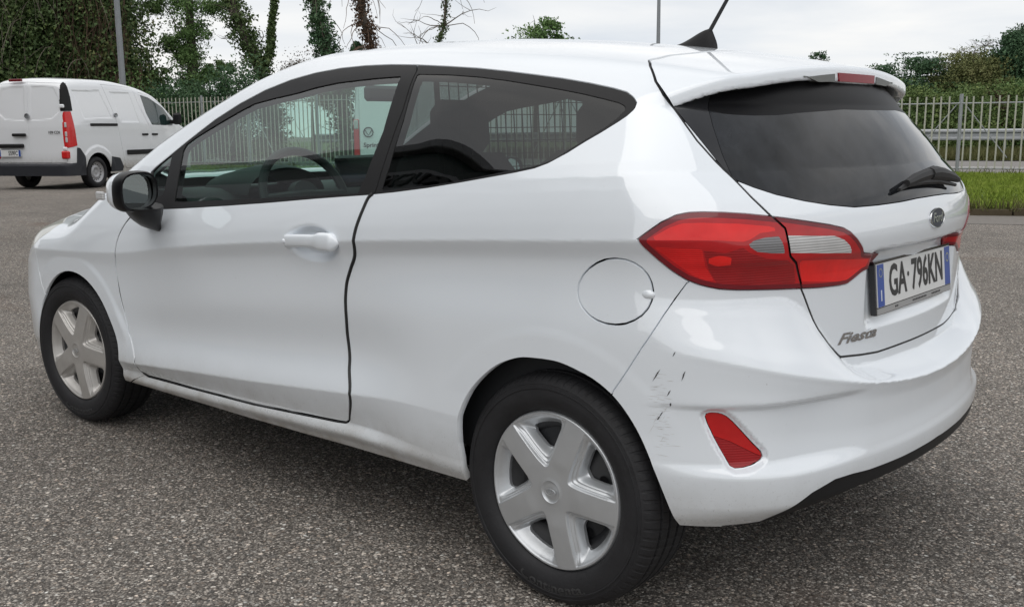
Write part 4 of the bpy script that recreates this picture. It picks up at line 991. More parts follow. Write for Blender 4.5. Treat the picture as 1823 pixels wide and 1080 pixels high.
    V = np.stack([X, y, Z], -1).reshape(-1, 3); nr, nt = X.shape; ii, jj = np.meshgrid(np.arange(nr - 1), np.arange(nt), indexing='ij'); j2 = (jj + 1) % nt
    Q = np.stack([ii * nt + jj, (ii + 1) * nt + jj, (ii + 1) * nt + j2, ii * nt + j2], -1).reshape(-1, 4)
    hole = smax(smax(s1 + .0205, RR - .166, .02), .097 - a + 0 * c, .012)
    T = np.concatenate([Q[:, [0, 1, 2]], Q[:, [0, 2, 3]]])
    pc = clip(Piece(V, np.tile([0., -1., 0.], (len(V), 1)), T), -hole.reshape(-1))
    fn = np.cross(pc.V[pc.T[:, 1]] - pc.V[pc.T[:, 0]], pc.V[pc.T[:, 2]] - pc.V[pc.T[:, 0]])
    if fn[:, 1].mean() > 0: pc.T = pc.T[:, ::-1]
    bE = boundary(pc.T); Pv = pc.V; rim_r = np.hypot(Pv[bE[:, 0], 0], Pv[bE[:, 0], 2]); bE = bE[(rim_r < .17) & (rim_r > .02)]
    o = len(Pv); n_ = len(bE); back = np.array([0, .010, 0])
    VV = np.concatenate([Pv, Pv[bE[:, 0]], Pv[bE[:, 0]] + back, Pv[bE[:, 1]] + back, Pv[bE[:, 1]]]); i = np.arange(n_)
    TT = np.concatenate([pc.T, np.stack([o + i, o + n_ + i, o + 2 * n_ + i], 1), np.stack([o + i, o + 2 * n_ + i, o + 3 * n_ + i], 1)])
    VV = VV * np.array([1.035, 1., 1.035]); cover = np_mesh('wheel_cover', VV, TT, True); cover.set_sharp_from_angle(angle=R(50)); cover.materials.append(M_COVER)
    # small script oval on the hub
    ovp = MB(); k_ = 24
    V = [(.017 * math.cos(q) * s_, -.1015 - d_, .009 * math.sin(q) * s_) for s_, d_ in ((1, -.002), (1, .001), (.86, .001), (.84, 0)) for q in np.linspace(0, 2 * math.pi, k_ + 1)[:-1]]
    ovp.add(V, [(i_ * k_ + j_, i_ * k_ + (j_ + 1) % k_, (i_ + 1) * k_ + (j_ + 1) % k_, (i_ + 1) * k_ + j_) for i_ in range(3) for j_ in range(k_)])
    Vt, Ft = text_mesh('Ford', .013, .0003, .25, 1.1); ovp.add([(q[0], q[1] - .1012, q[2]) for q in Vt], Ft)
    oval = mesh('hub_badge', ovp.V, ovp.F); oval.materials.append(M_COVER)
    # raised maker's name on the lower sidewall
    def arc(txt, size, r0, mid, flip):
        Vt, Ft = text_mesh(txt, size, .0012, 0, 1.25, .0004); P = []
        for q in Vt:
            an = mid + (q[0] / r0) * (1 if flip else -1); rad = r0 + (-q[2] if flip else q[2]); P.append((rad * math.cos(an), -.1074 + q[1] * .8 + abs(rad - .2514) * .25, rad * math.sin(an)))
        return P, Ft
    rl = mat('tyre_letter_rubber', (.034, .034, .035), .6); let = []
    for q_ in (('Continental', .036, .2500, R(-88), True),):
        Vt, Ft = arc(*q_); me = mesh('tyre_lettering', Vt, Ft); me.materials.append(rl); let.append(me)
    return tyre, steel, holes, cover, oval, let
W_T, W_S, W_H, W_C, W_O, W_L = wheel_meshes()
for x, yc, left, steer, roll in ((0.0, -.7275, 1, 0, R(-14)), (-2.548, -.727, 1, .072, R(-13)), (0.0, .7275, -1, 0, R(20)), (-2.510, .727, -1, .055, R(50))):
    w = link('wheel', W_S, CAR); w.location = (x, yc, .3020 if x > -1 else .3085); w.scale = (1, 1, 1) if x > -1 else (1.02, 1, 1.02); w.rotation_euler = (0, roll * 0, steer + (0 if left > 0 else math.pi))
    link('tyre', W_T, w); c = link('wheel_cover', W_C, w); c.rotation_euler = (0, roll, 0)
    if x < -1:
        c.data = W_C.copy(); c.data.materials.clear(); c.data.materials.append(M_COVERD)
    link('hub_badge', W_O, w); [link('tyre_lettering', q_, w) for q_ in W_L]; link('vent_hole', W_H, w, kind='stuff')
# wheel housings and floor
for cx in (0.005, -2.475):
    for sgn in (1, -1):
        V = []; F_ = []; n = 28
        for y in (.765, .50):
            for j in range(n + 1):
                a = R(2) + R(176) * j / n; V.append((cx + .358 * math.cos(a), -y * sgn, .30 + .352 * math.sin(a)))
        for j in range(n): F_.append((j, j + 1, n + 2 + j, n + 1 + j))
        o = len(V); V.append((cx, -.50 * sgn, .30)); F_ += [(n + 1 + j, n + 2 + j, o) for j in range(n)]
        MB().add(V, F_).obj('wheel_housing', M_DARK, CAR)
b = MB(); b.box((-1.24, 0, .30), (1.75, 1.50, .06)).box((.28, 0, .40), (.45, 1.1, .04)).box((-2.9, 0, .32), (.5, 1.2, .05)).box((-1.24, 0, .33), (3.4, .95, .08))
b.tube([(0, -.66, .30), (0, .66, .30)], .04, 8); b.obj('underbody', M_DARK, CAR)
M_EXH = mat('dull_steel', (.18, .17, .16), .5, .8)

# ------------------------------------------------------------------ cabin
M_DASH = mat('dash_plastic', (.020, .022, .025), .65, bump=.08, bscale=500); M_CLOTH = mat('seat_cloth', (.022, .023, .026), .9, var=.3, vscale=60)
M_HEAD = mat('pale_headlining', (.42, .42, .40), .9); M_SCREEN = mat('blue_paper', (.08, .20, .42), .6, var=.5, vscale=26)
b = MB()
sec = [(-2.38, .93), (-2.20, .965), (-2.00, .985), (-1.84, .985), (-1.76, .965), (-1.70, .90), (-1.70, .62), (-2.38, .62)]
b.prism(sec, -.74, .74, lambda a, c, d: (a, d, c)); dash = b.obj('dashboard', M_DASH, CAR, True)
V = []; F_ = []; n = 14                                                   # instrument hood
for i, x in enumerate((-1.96, -1.80, -1.70, -1.66)):
    for j in range(n + 1):
        a = math.pi * j / n; V.append((x, -.37 - math.cos(a) * .175, .965 + math.sin(a) * (.075, .105, .105, .095)[i]))
for i in range(3):
    for j in range(n): F_.append((i * (n + 1) + j, i * (n + 1) + j + 1, (i + 1) * (n + 1) + j + 1, (i + 1) * (n + 1) + j))
MB().add(V, F_).obj('instrument_hood', M_DASH, dash, True)
MB().box((-1.735, 0.03, 1.03), (.03, .21, .13), 0, .01).obj('centre_screen', M_GLOSSBLK, dash)
MB().box((-1.40, .28, .985), (.30, .26, .02), R(8), .004).obj('blue_folder', M_SCREEN, CAR)
# steering wheel
cw = Vector((-1.545, -.37, .955)); tl_ = R(24); ax = Vector((math.cos(tl_), 0, math.sin(tl_))); up = Vector((-math.sin(tl_), 0, math.cos(tl_))); sd_ = Vector((0, 1, 0))
pts = [cw + (up * math.sin(a) + sd_ * math.cos(a)) * .182 for a in np.linspace(0, 2 * math.pi, 41)]
b = MB().tube(pts, .0165, 10, False); sw = b.obj('steering_wheel', M_DASH, CAR, True)
b = MB().tube([cw - ax * .02, cw + ax * .01], [.07, .06], 16)
for a in (R(0), R(180), R(270)): b.tube([cw, cw + (up * math.sin(a) + sd_ * math.cos(a)) * .178], [.026, .018], 8)
b.obj('wheel_spokes', M_DASH, sw, True); MB().tube([cw - ax * .01, cw - ax * .25], [.045, .05], 10).obj('steering_column', M_DASH, sw, True)
def seat(y):
    b = MB(); b.box((-1.12, y, .52), (.50, .48, .18), 0, .06); st = b.obj('seat', M_CLOTH, CAR, True)
    b = MB(); sec = [(-.96, .52), (-.80, .58), (-.70, 1.06), (-.76, 1.12), (-.86, 1.06)]
    b.prism(sec, y - .22, y + .22, lambda a, c, d: (a, d, c)).obj('seat_back', M_CLOTH, st, True)
    b = MB(); b.box((-.74, y, 1.20), (.09, .24, .17), 0, .035).obj('headrest', M_CLOTH, st, True)
seat(-.37); seat(.37)
b = MB(); b.box((-.10, 0, .56), (.95, 1.36, .06)).box((.22, .0, .75), (.04, 1.1, .4)); b.obj('load_floor', M_CLOTH, CAR)
for sgn in (1, -1): MB().prism([(-1.90, .33), (-.70, .33), (-.70, 1.0), (-1.40, .94), (-1.88, .905)], -.735 * sgn, -.790 * sgn, lambda a, c, d: (a, d, c)).obj('door_lining', M_DASH, CAR); MB().box((-.28, -.725 * sgn, .62), (.70, .08, .62), 0, .03).obj('side_lining', M_DASH, CAR)
g = MB()                                                                  # wire bulkhead behind the seats
for i in range(31): y = -.60 + 1.2 * i / 30; g.tube([(-.56, y, .74), (-.60, y, 1.36)], .0019, 4)
for i in range(16): z = .76 + .04 * i; g.tube([(-.56 - .04 * (z - .74) / .62, -.60, z), (-.56 - .04 * (z - .74) / .62, .60, z)], .0019, 4)
g.tube([(-.56, -.61, .74), (-.60, -.61, 1.37), (-.60, .61, 1.37), (-.56, .61, .74)], .010, 6)
g.obj('wire_bulkhead', M_TRIM, CAR, kind='stuff')
hdl = MB(); V = []
for i in range(15):
    x = -1.36 + 1.50 * i / 14
    for j in range(11): w_ = -.56 + 1.12 * j / 10; V.append((x, w_, float(roof_z(np.array([x]), np.array([abs(w_)]))[0]) - .045))
hdl.add(V, [(i * 11 + j, i * 11 + j + 1, (i + 1) * 11 + j + 1, (i + 1) * 11 + j) for i in range(14) for j in range(10)]).obj('headlining', M_HEAD, CAR, True)
MB().box((-1.50, 0.0, 1.335), (.03, .22, .06), 0, .012).obj('interior_mirror', M_DASH, CAR)
# ------------------------------------------------------------------ ground, road, verge
def asphalt():
    m = bpy.data.materials.new('coarse_asphalt'); m.use_nodes = True; t = NT(m); b = t.b; v = t.coord()
    wv = t.new('ShaderNodeTexNoise'); wv.inputs['Scale'].default_value = 60; t.l.new(v, wv.inputs['Vector'])
    ad = t.new('ShaderNodeVectorMath', operation='MULTIPLY_ADD'); t.l.new(wv.outputs['Color'], ad.inputs[0]); ad.inputs[1].default_value = (.006, .006, 0); t.l.new(v, ad.inputs[2])
    def cells(scale):
        q = t.new('ShaderNodeTexVoronoi', feature='F1'); q.inputs['Scale'].default_value = scale; t.l.new(ad.outputs[0], q.inputs['Vector'])
        sp = t.new('ShaderNodeSeparateColor'); t.l.new(q.outputs['Color'], sp.inputs[0]); return q, sp
    a, sa = cells(84); c, sc_ = cells(180)
    colA = t.ramp(sa.outputs[0], [(0, (.042, .040, .038)), (.30, (.080, .076, .071)), (.55, (.130, .122, .114)), (.75, (.190, .180, .168)), (.90, (.29, .28, .262)), (1, (.46, .45, .43))])
    colB = t.ramp(sc_.outputs[0], [(0, (.032, .031, .030)), (.5, (.075, .071, .067)), (.85, (.165, .156, .146)), (1, (.32, .305, .29))])
    tint = t.mix(sa.outputs[1], (1.10, .97, .89), (.92, 1.0, 1.08)); mu = t.new('ShaderNodeMix', data_type='RGBA', blend_type='MULTIPLY'); mu.inputs['Factor'].default_value = .8
    t.l.new(colA, mu.inputs['A']); t.l.new(tint, mu.inputs['B'])
    stone = t.math('MULTIPLY', t.math('SUBTRACT', .62, a.outputs['Distance']), 5., True)
    keep = t.math('GREATER_THAN', sa.outputs[2], .36); stone2 = t.math('MULTIPLY', stone, keep)
    col = t.mix(stone2, colB, mu.outputs['Result'])
    dark = t.math('MULTIPLY', t.math('SUBTRACT', c.outputs['Distance'], .42), 2.0, True); col = t.mix(t.math('MULTIPLY', dark, .65), col, (.018, .016, .015))
    big = t.noise(v, .55, 4, .6); col2 = t.mix(t.math('MULTIPLY', t.math('SUBTRACT', big, .42), 2.2, True), (1.95, 1.86, 1.75), (3.1, 2.95, 2.76))
    m2 = t.new('ShaderNodeMix', data_type='RGBA', blend_type='MULTIPLY'); m2.inputs['Factor'].default_value = .9; t.l.new(col, m2.inputs['A']); t.l.new(col2, m2.inputs['B'])
    # rusty brown dirt and dry litter in long patches
    pv = t.coord((.35, .9, 1)); pt = t.noise(pv, 1.1, 5, .62, .5); st = t.math('MULTIPLY', t.math('SUBTRACT', pt, .60), 6., True)
    out = t.mix(t.math('MULTIPLY', st, .45), m2.outputs['Result'], (.15, .085, .052))
    oil = t.math('MULTIPLY', t.math('SUBTRACT', t.noise(v, .9, 3, .5, .3), .63), 7., True); out = t.mix(t.math('MULTIPLY', oil, .42), out, (.035, .033, .032))
    t.l.new(out, b.inputs['Base Color']); b.inputs['Roughness'].default_value = .88; b.inputs['Specular IOR Level'].default_value = .3
    hgt = t.math('SUBTRACT', t.math('MULTIPLY', stone2, .7), t.math('MULTIPLY', c.outputs['Distance'], .6)); t.bump(hgt, .9, .006)
    return m
M_ASPH = asphalt()
link('ground', np_mesh('ground', np.array([(-140., -80, 0), (90, -80, 0), (90, 120, 0), (-140, 120, 0)]), np.array([[0, 1, 2, 3]])), None, M_ASPH, kind='structure')
def sheet(name, pts, z, m, kind='structure'):
    return link(name, mesh(name, [(x, y, z) for x, y in pts], [tuple(range(len(pts)))]), None, m, kind=kind)
M_SMOOTH = mat('worn_smooth_asphalt', (.17, .155, .14), .9, var=.35, vscale=14, bump=.3, bscale=160)
M_ROAD = mat('road_asphalt', (.20, .19, .18), .9, var=.15, vscale=3); M_LINE = mat('road_paint', (.62, .62, .60), .7, var=.12)
M_SOIL = mat('verge_soil', (.075, .058, .034), .95, var=.5, vscale=9, bump=.4, bscale=30); M_TURF = mat('turf_soil', (.085, .12, .028), .95, var=.4, vscale=6)
# verge in front of the fence: edge curves away to the left
KERB = [(14., 21.8), (4., 15.6), (-2.4, 11.75), (-4.6, 10.7), (-8.0, 11.6), (-16., 14.2), (-24., 13.5), (-34., 10.0)]
FENCE = [(18., 29.4), (-6.57, 22.45), (-28.2, 16.9), (-44., 12.8)]
sheet('grass_verge', KERB + FENCE[::-1], .045, M_TURF)
b = MB()
for (x0, y0), (x1, y1) in zip(KERB[:-1], KERB[1:]):
    L = math.hypot(x1 - x0, y1 - y0); n = max(1, int(L / .5)); nx, ny = (y1 - y0) / L, -(x1 - x0) / L
    s_ = 1 if (ny < 0) else -1
    for i in range(n):
        t0, t1 = i / n, (i + .97) / n; j = random.uniform(-.02, .02)
        A = (x0 + (x1 - x0) * t0, y0 + (y1 - y0) * t0); B_ = (x0 + (x1 - x0) * t1, y0 + (y1 - y0) * t1); q = .10 * s_
        V = [(A[0], A[1], -.01), (B_[0], B_[1], -.01), (B_[0] + nx * q, B_[1] + ny * q, -.01), (A[0] + nx * q, A[1] + ny * q, -.01)]
        V += [(x, y, .085 + j) for x, y, _ in V]; b.add(V, [(4, 5, 6, 7), (0, 1, 5, 4), (1, 2, 6, 5), (2, 3, 7, 6), (3, 0, 4, 7)])
b.obj('kerb', M_SOIL, None, kind='structure')
nv = np.array(KERB); sheet('pavement_strip', [(x + .11, y - .13) for x, y in KERB[:4]] + [(x + .65, y - 1.25) for x, y in KERB[:4]][::-1], .004, M_SMOOTH)
# public road beyond the fence, its edge line, far verge
def off(pts, d): return [(x - .272 * d, y + .962 * d) for x, y in pts]
FL = [(40., 35.4), (-6.57, 22.45), (-28.2, 16.4), (-80., 1.8)]
sheet('road', off(FL, .35) + off(FL, 10.5)[::-1], .004, M_ROAD)
sheet('road_line', off(FL, 4.9) + off(FL, 5.15)[::-1], .008, M_LINE)
sheet('far_verge', off(FL, 10.5) + off(FL, 60)[::-1], .03, M_TURF)

def grass_mesh(P, h0, h1, wd, name):
    n = len(P); ang = RNG.uniform(0, 2 * np.pi, n); h = RNG.uniform(h0, h1, n); lean = RNG.normal(0, .45, (n, 2)) * h[:, None]
    dx = np.stack([np.cos(ang), np.sin(ang), 0 * ang], 1) * (wd * RNG.uniform(.6, 1.4, n))[:, None]
    top = P + np.stack([lean[:, 0], lean[:, 1], h], 1); V = np.stack([P - dx, P + dx, top], 1).reshape(-1, 3)
    return np_mesh(name, V, np.arange(3 * n).reshape(-1, 3))
def grass_material(name, a, b_, c):
    m = mat(name, a, .85, spec=.15); t = NT(m); v = t.coord(); r = t.ramp(t.noise(v, 1.7, 5, .7), [(.30, a), (.52, b_), (.72, c)]); t.l.new(r, t.b.inputs['Base Color']); return m
def in_poly(P, poly):
    poly = np.array(poly); ins = np.zeros(len(P), bool)
    for a, b_ in zip(poly, np.roll(poly, -1, 0)):
        cnd = (a[1] > P[:, 1]) != (b_[1] > P[:, 1]); ins ^= cnd & (P[:, 0] < (b_[0] - a[0]) * (P[:, 1] - a[1]) / (b_[1] - a[1] + 1e-12) + a[0])
    return ins
M_GRASS = grass_material('short_grass', (.125, .18, .024), (.185, .25, .038), (.26, .28, .070))
Q = np.stack([RNG.uniform(-34, 12, 150000), RNG.uniform(9, 27, 150000)], 1); Q = Q[in_poly(Q, KERB + FENCE[::-1])]
near = (Q[:, 0] > -8); Q = np.concatenate([Q[near], Q[~near][::2]])
Q2 = np.stack([RNG.uniform(-8, 6, 90000), RNG.uniform(11, 26, 90000)], 1); Q2 = Q2[in_poly(Q2, KERB + FENCE[::-1])]; Q = np.concatenate([Q, Q2])
link('lawn_grass', grass_mesh(np.c_[Q, np.full(len(Q), .045)], .03, .085, .011, 'lawn_grass'), None, M_GRASS, kind='stuff')
M_DRY = grass_material('rough_grass', (.060, .075, .022), (.105, .105, .042), (.165, .140, .075))
Q = []
for (x0, y0), (x1, y1) in zip(KERB[:-2], KERB[1:-1]):
    n = int(math.hypot(x1 - x0, y1 - y0) * 260); t = RNG.uniform(0, 1, n); Q.append(np.stack([x0 + (x1 - x0) * t, y0 + (y1 - y0) * t + RNG.normal(.02, .07, n), np.full(n, .06)], 1))
for (x0, y0), (x1, y1) in zip(FENCE[:-1], FENCE[1:]):
    n = int(math.hypot(x1 - x0, y1 - y0) * 70); t = RNG.uniform(0, 1, n); Q.append(np.stack([x0 + (x1 - x0) * t, y0 + (y1 - y0) * t + RNG.normal(-.05, .12, n), np.full(n, .04)], 1))
link('edge_grass', grass_mesh(np.concatenate(Q), .05, .22, .010, 'edge_grass'), None, M_DRY, kind='stuff')
n = 46000; t = RNG.uniform(0, 1, n); d = 10.4 + RNG.uniform(0, 1, n) ** 1.3 * 7
Q = np.stack([-32 + 44 * t, 0 * t, 0 * t], 1); Q[:, 1] = 22.45 + (Q[:, 0] + 6.57) * (22.45 - 16.4) / (28.2 - 6.57); Q[:, 0] -= .272 * d; Q[:, 1] += .962 * d; Q[:, 2] = .03
link('tall_grass', grass_mesh(Q, .15, .45, .016, 'tall_grass'), None, M_DRY, kind='stuff')
# ------------------------------------------------------------------ bar fence, guard rail, lamp posts
M_BAR = mat('cream_steel_bar', (.40, .40, .34), .6, var=.2, vscale=4); M_GALV = mat('galvanised_steel', (.33, .345, .36), .45, .6, var=.18, vscale=6)
M_POST = mat('grey_lamp_post', (.24, .255, .27), .5, .3, var=.15, vscale=3)
def seg(a, b_): return Vector((a[0], a[1], 0)), Vector((b_[0], b_[1], 0))
def fence_run(A, B_, label, height, every, first, panel, post0, bar_mesh_cache={}):
    a, b_ = seg(A, B_); L = (b_ - a).length; d = (b_ - a).normalized(); rz = math.atan2(d.y, d.x)
    f = thing('bar_fence', label, 'fence', a, rz, None)
    key = round(height, 2)
    if key not in bar_mesh_cache:
        q = MB().box((0, 0, height / 2 + .10), (.036, .010, height - .12), 0, 0); V = [(x, y, z) for x, y, z in q.V]
        me = mesh('bar', V, q.F); me.materials.append(M_BAR); bar_mesh_cache[key] = me
        q = MB().tube([(0, 0, -.05), (0, 0, height + .10)], .042, 10); me2 = mesh('post', q.V, q.F, True); me2.set_sharp_from_angle(angle=R(40)); me2.materials.append(M_GALV); bar_mesh_cache[-key] = me2
    n = int(L / every)
    for i in range(n):
        o = link('bar', bar_mesh_cache[key], f); o.location = (first + i * every, 0, random.uniform(-.008, .008)); o.rotation_euler = (0, random.gauss(0, .004), 0)
    for z in (.16, height - .12): MB().tube([(0, .024, z), (L, .024, z)], .017, 6).obj('rail', M_GALV, f, True)
    x = post0
    k = 0
    while x < L:
        o = link('post', bar_mesh_cache[-key], f); o.location = (x, .045, 0)
        if k % 2 == 0:
            for s_ in (-1, 1): MB().tube([(x + s_ * .05, .07, height - .10), (x + s_ * 1.05, .06, .42)], .014, 6).obj('brace', M_GALV, f, True)
        for s_ in (-1, 1): MB().lathe_y([(.018, -.01), (.045, -.006), (.045, .006), (.018, .01)], 12, x + s_ * panel * .5 * .98, height - .12).obj('clamp', M_GALV, f)
        x += panel; k += 1
    return f
MID = (-15.4, 19.94)
fence_run(FENCE[1], (6.0, 26.0), 'cream bar fence with steel post and diagonal braces right of the hatchback', 1.80, .176, .10, 3.1, 0.0)
fence_run(MID, FENCE[1], 'cream bar fence directly behind the rear window edge of the hatchback', 1.80, .174, .05, 2.95, .45)
fence_run(FENCE[2], MID, 'pale bar fence running behind the driver window towards the bare ivy trunks', 2.25, .172, .05, 2.9, .6)
fence_run(FENCE[3], FENCE[2], 'pale bar fence end hidden behind the white panel van on the left', 2.30, .176, .05, 2.9, .4)
# guard rail on the far side of the road
gx = [-34 + 4.0 * i for i in range(12)]
def gl(x, d): y = 22.45 + (x + 6.57) * .2797; return x - .272 * d, y + .962 * d
gr = thing('guard_rail', 'galvanised steel guard rail along the far edge of the road beyond the fence', 'guard rail')
prof = [(0, .62), (.05, .66), (.05, .72), (0, .77), (0, .87), (.05, .92), (.05, .98), (0, 1.03), (-.012, 1.03), (-.012, .62)]
V = []; F_ = []; k = len(prof)
for i, x in enumerate(gx):
    X, Y = gl(x, 13.0)
    for o, z in prof: V.append((X + .272 * o, Y - .962 * o, z))
F_ = [(i * k + j, i * k + (j + 1) % k, (i + 1) * k + (j + 1) % k, (i + 1) * k + j) for i in range(len(gx) - 1) for j in range(k)]
MB().add(V, F_).obj('beam', M_GALV, gr)
for x in gx: X, Y = gl(x + .4, 13.1); MB().box((X, Y, .5), (.08, .12, 1.0), R(15)).obj('post', M_GALV, gr)
# lamp posts
def lamp_post(x, y, h, r0, label, lean=0):
    p_ = thing('lamp_post', label, 'lamp post', (x, y, 0), 0, 'lamp posts at the lot edge')
    MB().tube([(0, 0, 0), (0, 0, .4), (0, 0, .42), (lean * .5, 0, h * .5), (lean, 0, h)], [r0 * 1.5, r0 * 1.5, r0, r0 * .8, r0 * .55], 12).obj('pole', M_POST, p_, True)
    MB().tube([(lean, 0, h), (lean + .3, -.25, h + .15), (lean + .9, -.8, h + .2)], [r0 * .5, r0 * .45, r0 * .4], 8).obj('arm', M_POST, p_, True)
    MB().box((lean + 1.1, -1.0, h + .2), (.6, .25, .12), R(-42), .04).obj('lamp_head', M_POST, p_)
lamp_post(-26.2, 12.0, 9.0, .10, 'grey lamp post rising behind the white panel van in front of the ivy')
lamp_post(-18.9, 28.3, 8.5, .085, 'slim grey lamp post standing behind the hatchback roof near the aerial')
# ------------------------------------------------------------------ trees and shrubs
def leaf_mat(name, cols, rough=.7):
    m = mat(name, cols[1], rough, spec=.25); t = NT(m); v = t.coord()
    f = t.math('ADD', t.math('MULTIPLY', t.noise(v, .9, 3, .6), .6), t.math('MULTIPLY', t.noise(v, 7., 2, .6), .4))
    t.l.new(t.ramp(f, [(.32, cols[0]), (.5, cols[1]), (.66, cols[2])]), t.b.inputs['Base Color'])
    return m
L_IVY = leaf_mat('ivy_leaf', [(0.040, 0.069, 0.025), (0.075, 0.117, 0.044), (0.138, 0.179, 0.069)])
L_GREEN = leaf_mat('green_leaf', [(0.066, 0.121, 0.040), (0.115, 0.199, 0.065), (0.195, 0.284, 0.106)])
L_DARK = leaf_mat('dark_leaf', [(0.030, 0.069, 0.035), (0.057, 0.113, 0.056), (0.102, 0.167, 0.078)])
L_OLIVE = leaf_mat('olive_leaf', [(0.085, 0.105, 0.038), (0.142, 0.159, 0.060), (0.226, 0.211, 0.094)])
L_HEDGE = leaf_mat('hedge_leaf', [(0.049, 0.089, 0.030), (0.100, 0.154, 0.048), (0.188, 0.227, 0.074)])
L_DEAD = leaf_mat('dead_leaf', [(.060, .036, .024), (.100, .062, .040), (.15, .10, .07)])
L_PINK = leaf_mat('pale_twig_leaf', [(.10, .075, .060), (.16, .125, .10), (.12, .12, .07)])
M_BARK = mat('bark', (.075, .062, .050), .9, var=.35, vscale=6); M_TWIG = mat('grey_twig', (.125, .105, .085), .9, var=.3, vscale=5); M_VINE = mat('red_brown_vine', (.10, .062, .042), .9, var=.35, vscale=6)
def leaves(P, size, drop=.3, aspect=.55, bias=None):
    """leaf-shaped quads (kite) at the points P"""
    n = len(P); s = size * RNG.uniform(.55, 1.35, n)
    d = RNG.normal(size=(n, 3)); d[:, 2] -= drop
    if bias is not None: d += bias
    d /= np.linalg.norm(d, axis=1, keepdims=True); e = np.cross(d, RNG.normal(size=(n, 3))); e /= np.linalg.norm(e, axis=1, keepdims=True) + 1e-9
    d *= s[:, None]; e *= (s * aspect * .5)[:, None]
    V = np.stack([P - d * .45 - e * 1.1, P - d * .35 + e * 1.2, P + d * .6], 1).reshape(-1, 3); return V, np.arange(3 * n).reshape(-1, 3)
def clumps(lobes, n, k=60, tight=.26):
    """points gathered in sprays on and in a set of ellipsoid lobes (cx,cy,cz,rx,ry,rz)"""
    lobes = np.array(lobes, float); vol = (lobes[:, 3] * lobes[:, 5]) ** 1.1; pick = RNG.choice(len(lobes), k, p=vol / vol.sum())
    u = RNG.normal(size=(k, 3)); u /= np.linalg.norm(u, axis=1, keepdims=True); r = RNG.uniform(.45, 1.03, k) ** .6
    cen = lobes[pick, :3] + u * r[:, None] * lobes[pick, 3:]
    q = RNG.integers(0, k, n); sz = tight * lobes[pick[q], 3:].mean(1) * RNG.uniform(.5, 1.5, k)[q]
    off_ = np.clip(RNG.normal(size=(n, 3)), -1.5, 1.5) * sz[:, None] * np.array([1, 1, .7]); return cen[q] + off_
def crown_obj(lobes, n, size, m, parent, k=60, tight=.26, name='crown', **kw):
    V, F_ = leaves(clumps(lobes, n, k, tight), size, **kw); return link(name, np_mesh(name, V, F_), parent, m, kind='stuff')
def wander(p, d, L, steps, wob, droop=0.):
    p = Vector(p); d = Vector(d).normalized(); out = [p.copy()]
    for i in range(steps):
        d = (d + Vector((random.gauss(0, wob), random.gauss(0, wob), random.gauss(0, wob) - droop))).normalized(); p = p + d * (L / steps); out.append(p.copy())
    return out
def branches(mb, start, n, L, r, up=.4, wob=.25, droop=0., steps=6, sub=3):
    for i in range(n):
        a = random.uniform(0, 2 * math.pi); st = start[random.randrange(len(start) // 3, len(start))]
        pt = wander(st, (math.cos(a), math.sin(a), up + random.gauss(0, .2)), L * random.uniform(.5, 1.2), steps, wob, droop)
        mb.tube(pt, [r * (1 - .85 * j / steps) for j in range(steps + 1)], 4, False)
        for _ in range(sub):
            s0 = pt[random.randrange(2, steps)]; a2 = random.uniform(0, 2 * math.pi)
            p2 = wander(s0, (math.cos(a2), math.sin(a2), up * .6), L * random.uniform(.2, .5), 4, wob * 1.2, droop)
            mb.tube(p2, [r * .45, r * .36, r * .28, r * .2, r * .1], 3, False)
TG = 'trees beyond the fence'
def tree(name, label, x, y, trunk_pts, tr, m_bark, lobes, n, size, m_leaf, k=60, tight=.26, nb=6, bl=1.5, br=.04, cat='tree', **kw):
    t = thing(name, label, cat, (x, y, 0), 0, TG)
    tp = [Vector(p) for p in trunk_pts]
    MB().tube(tp, [tr * (1 - .75 * i / max(1, len(tp) - 1)) for i in range(len(tp))], 8).obj('trunk', m_bark, t, True)
    if nb: b = MB(); branches(b, tp, nb, bl, br); b.obj('limbs', m_bark, t, True, kind='stuff')
    if n: crown_obj(lobes, int(n * 6.5), size * .62, m_leaf, t, k, tight, **kw)
    return t
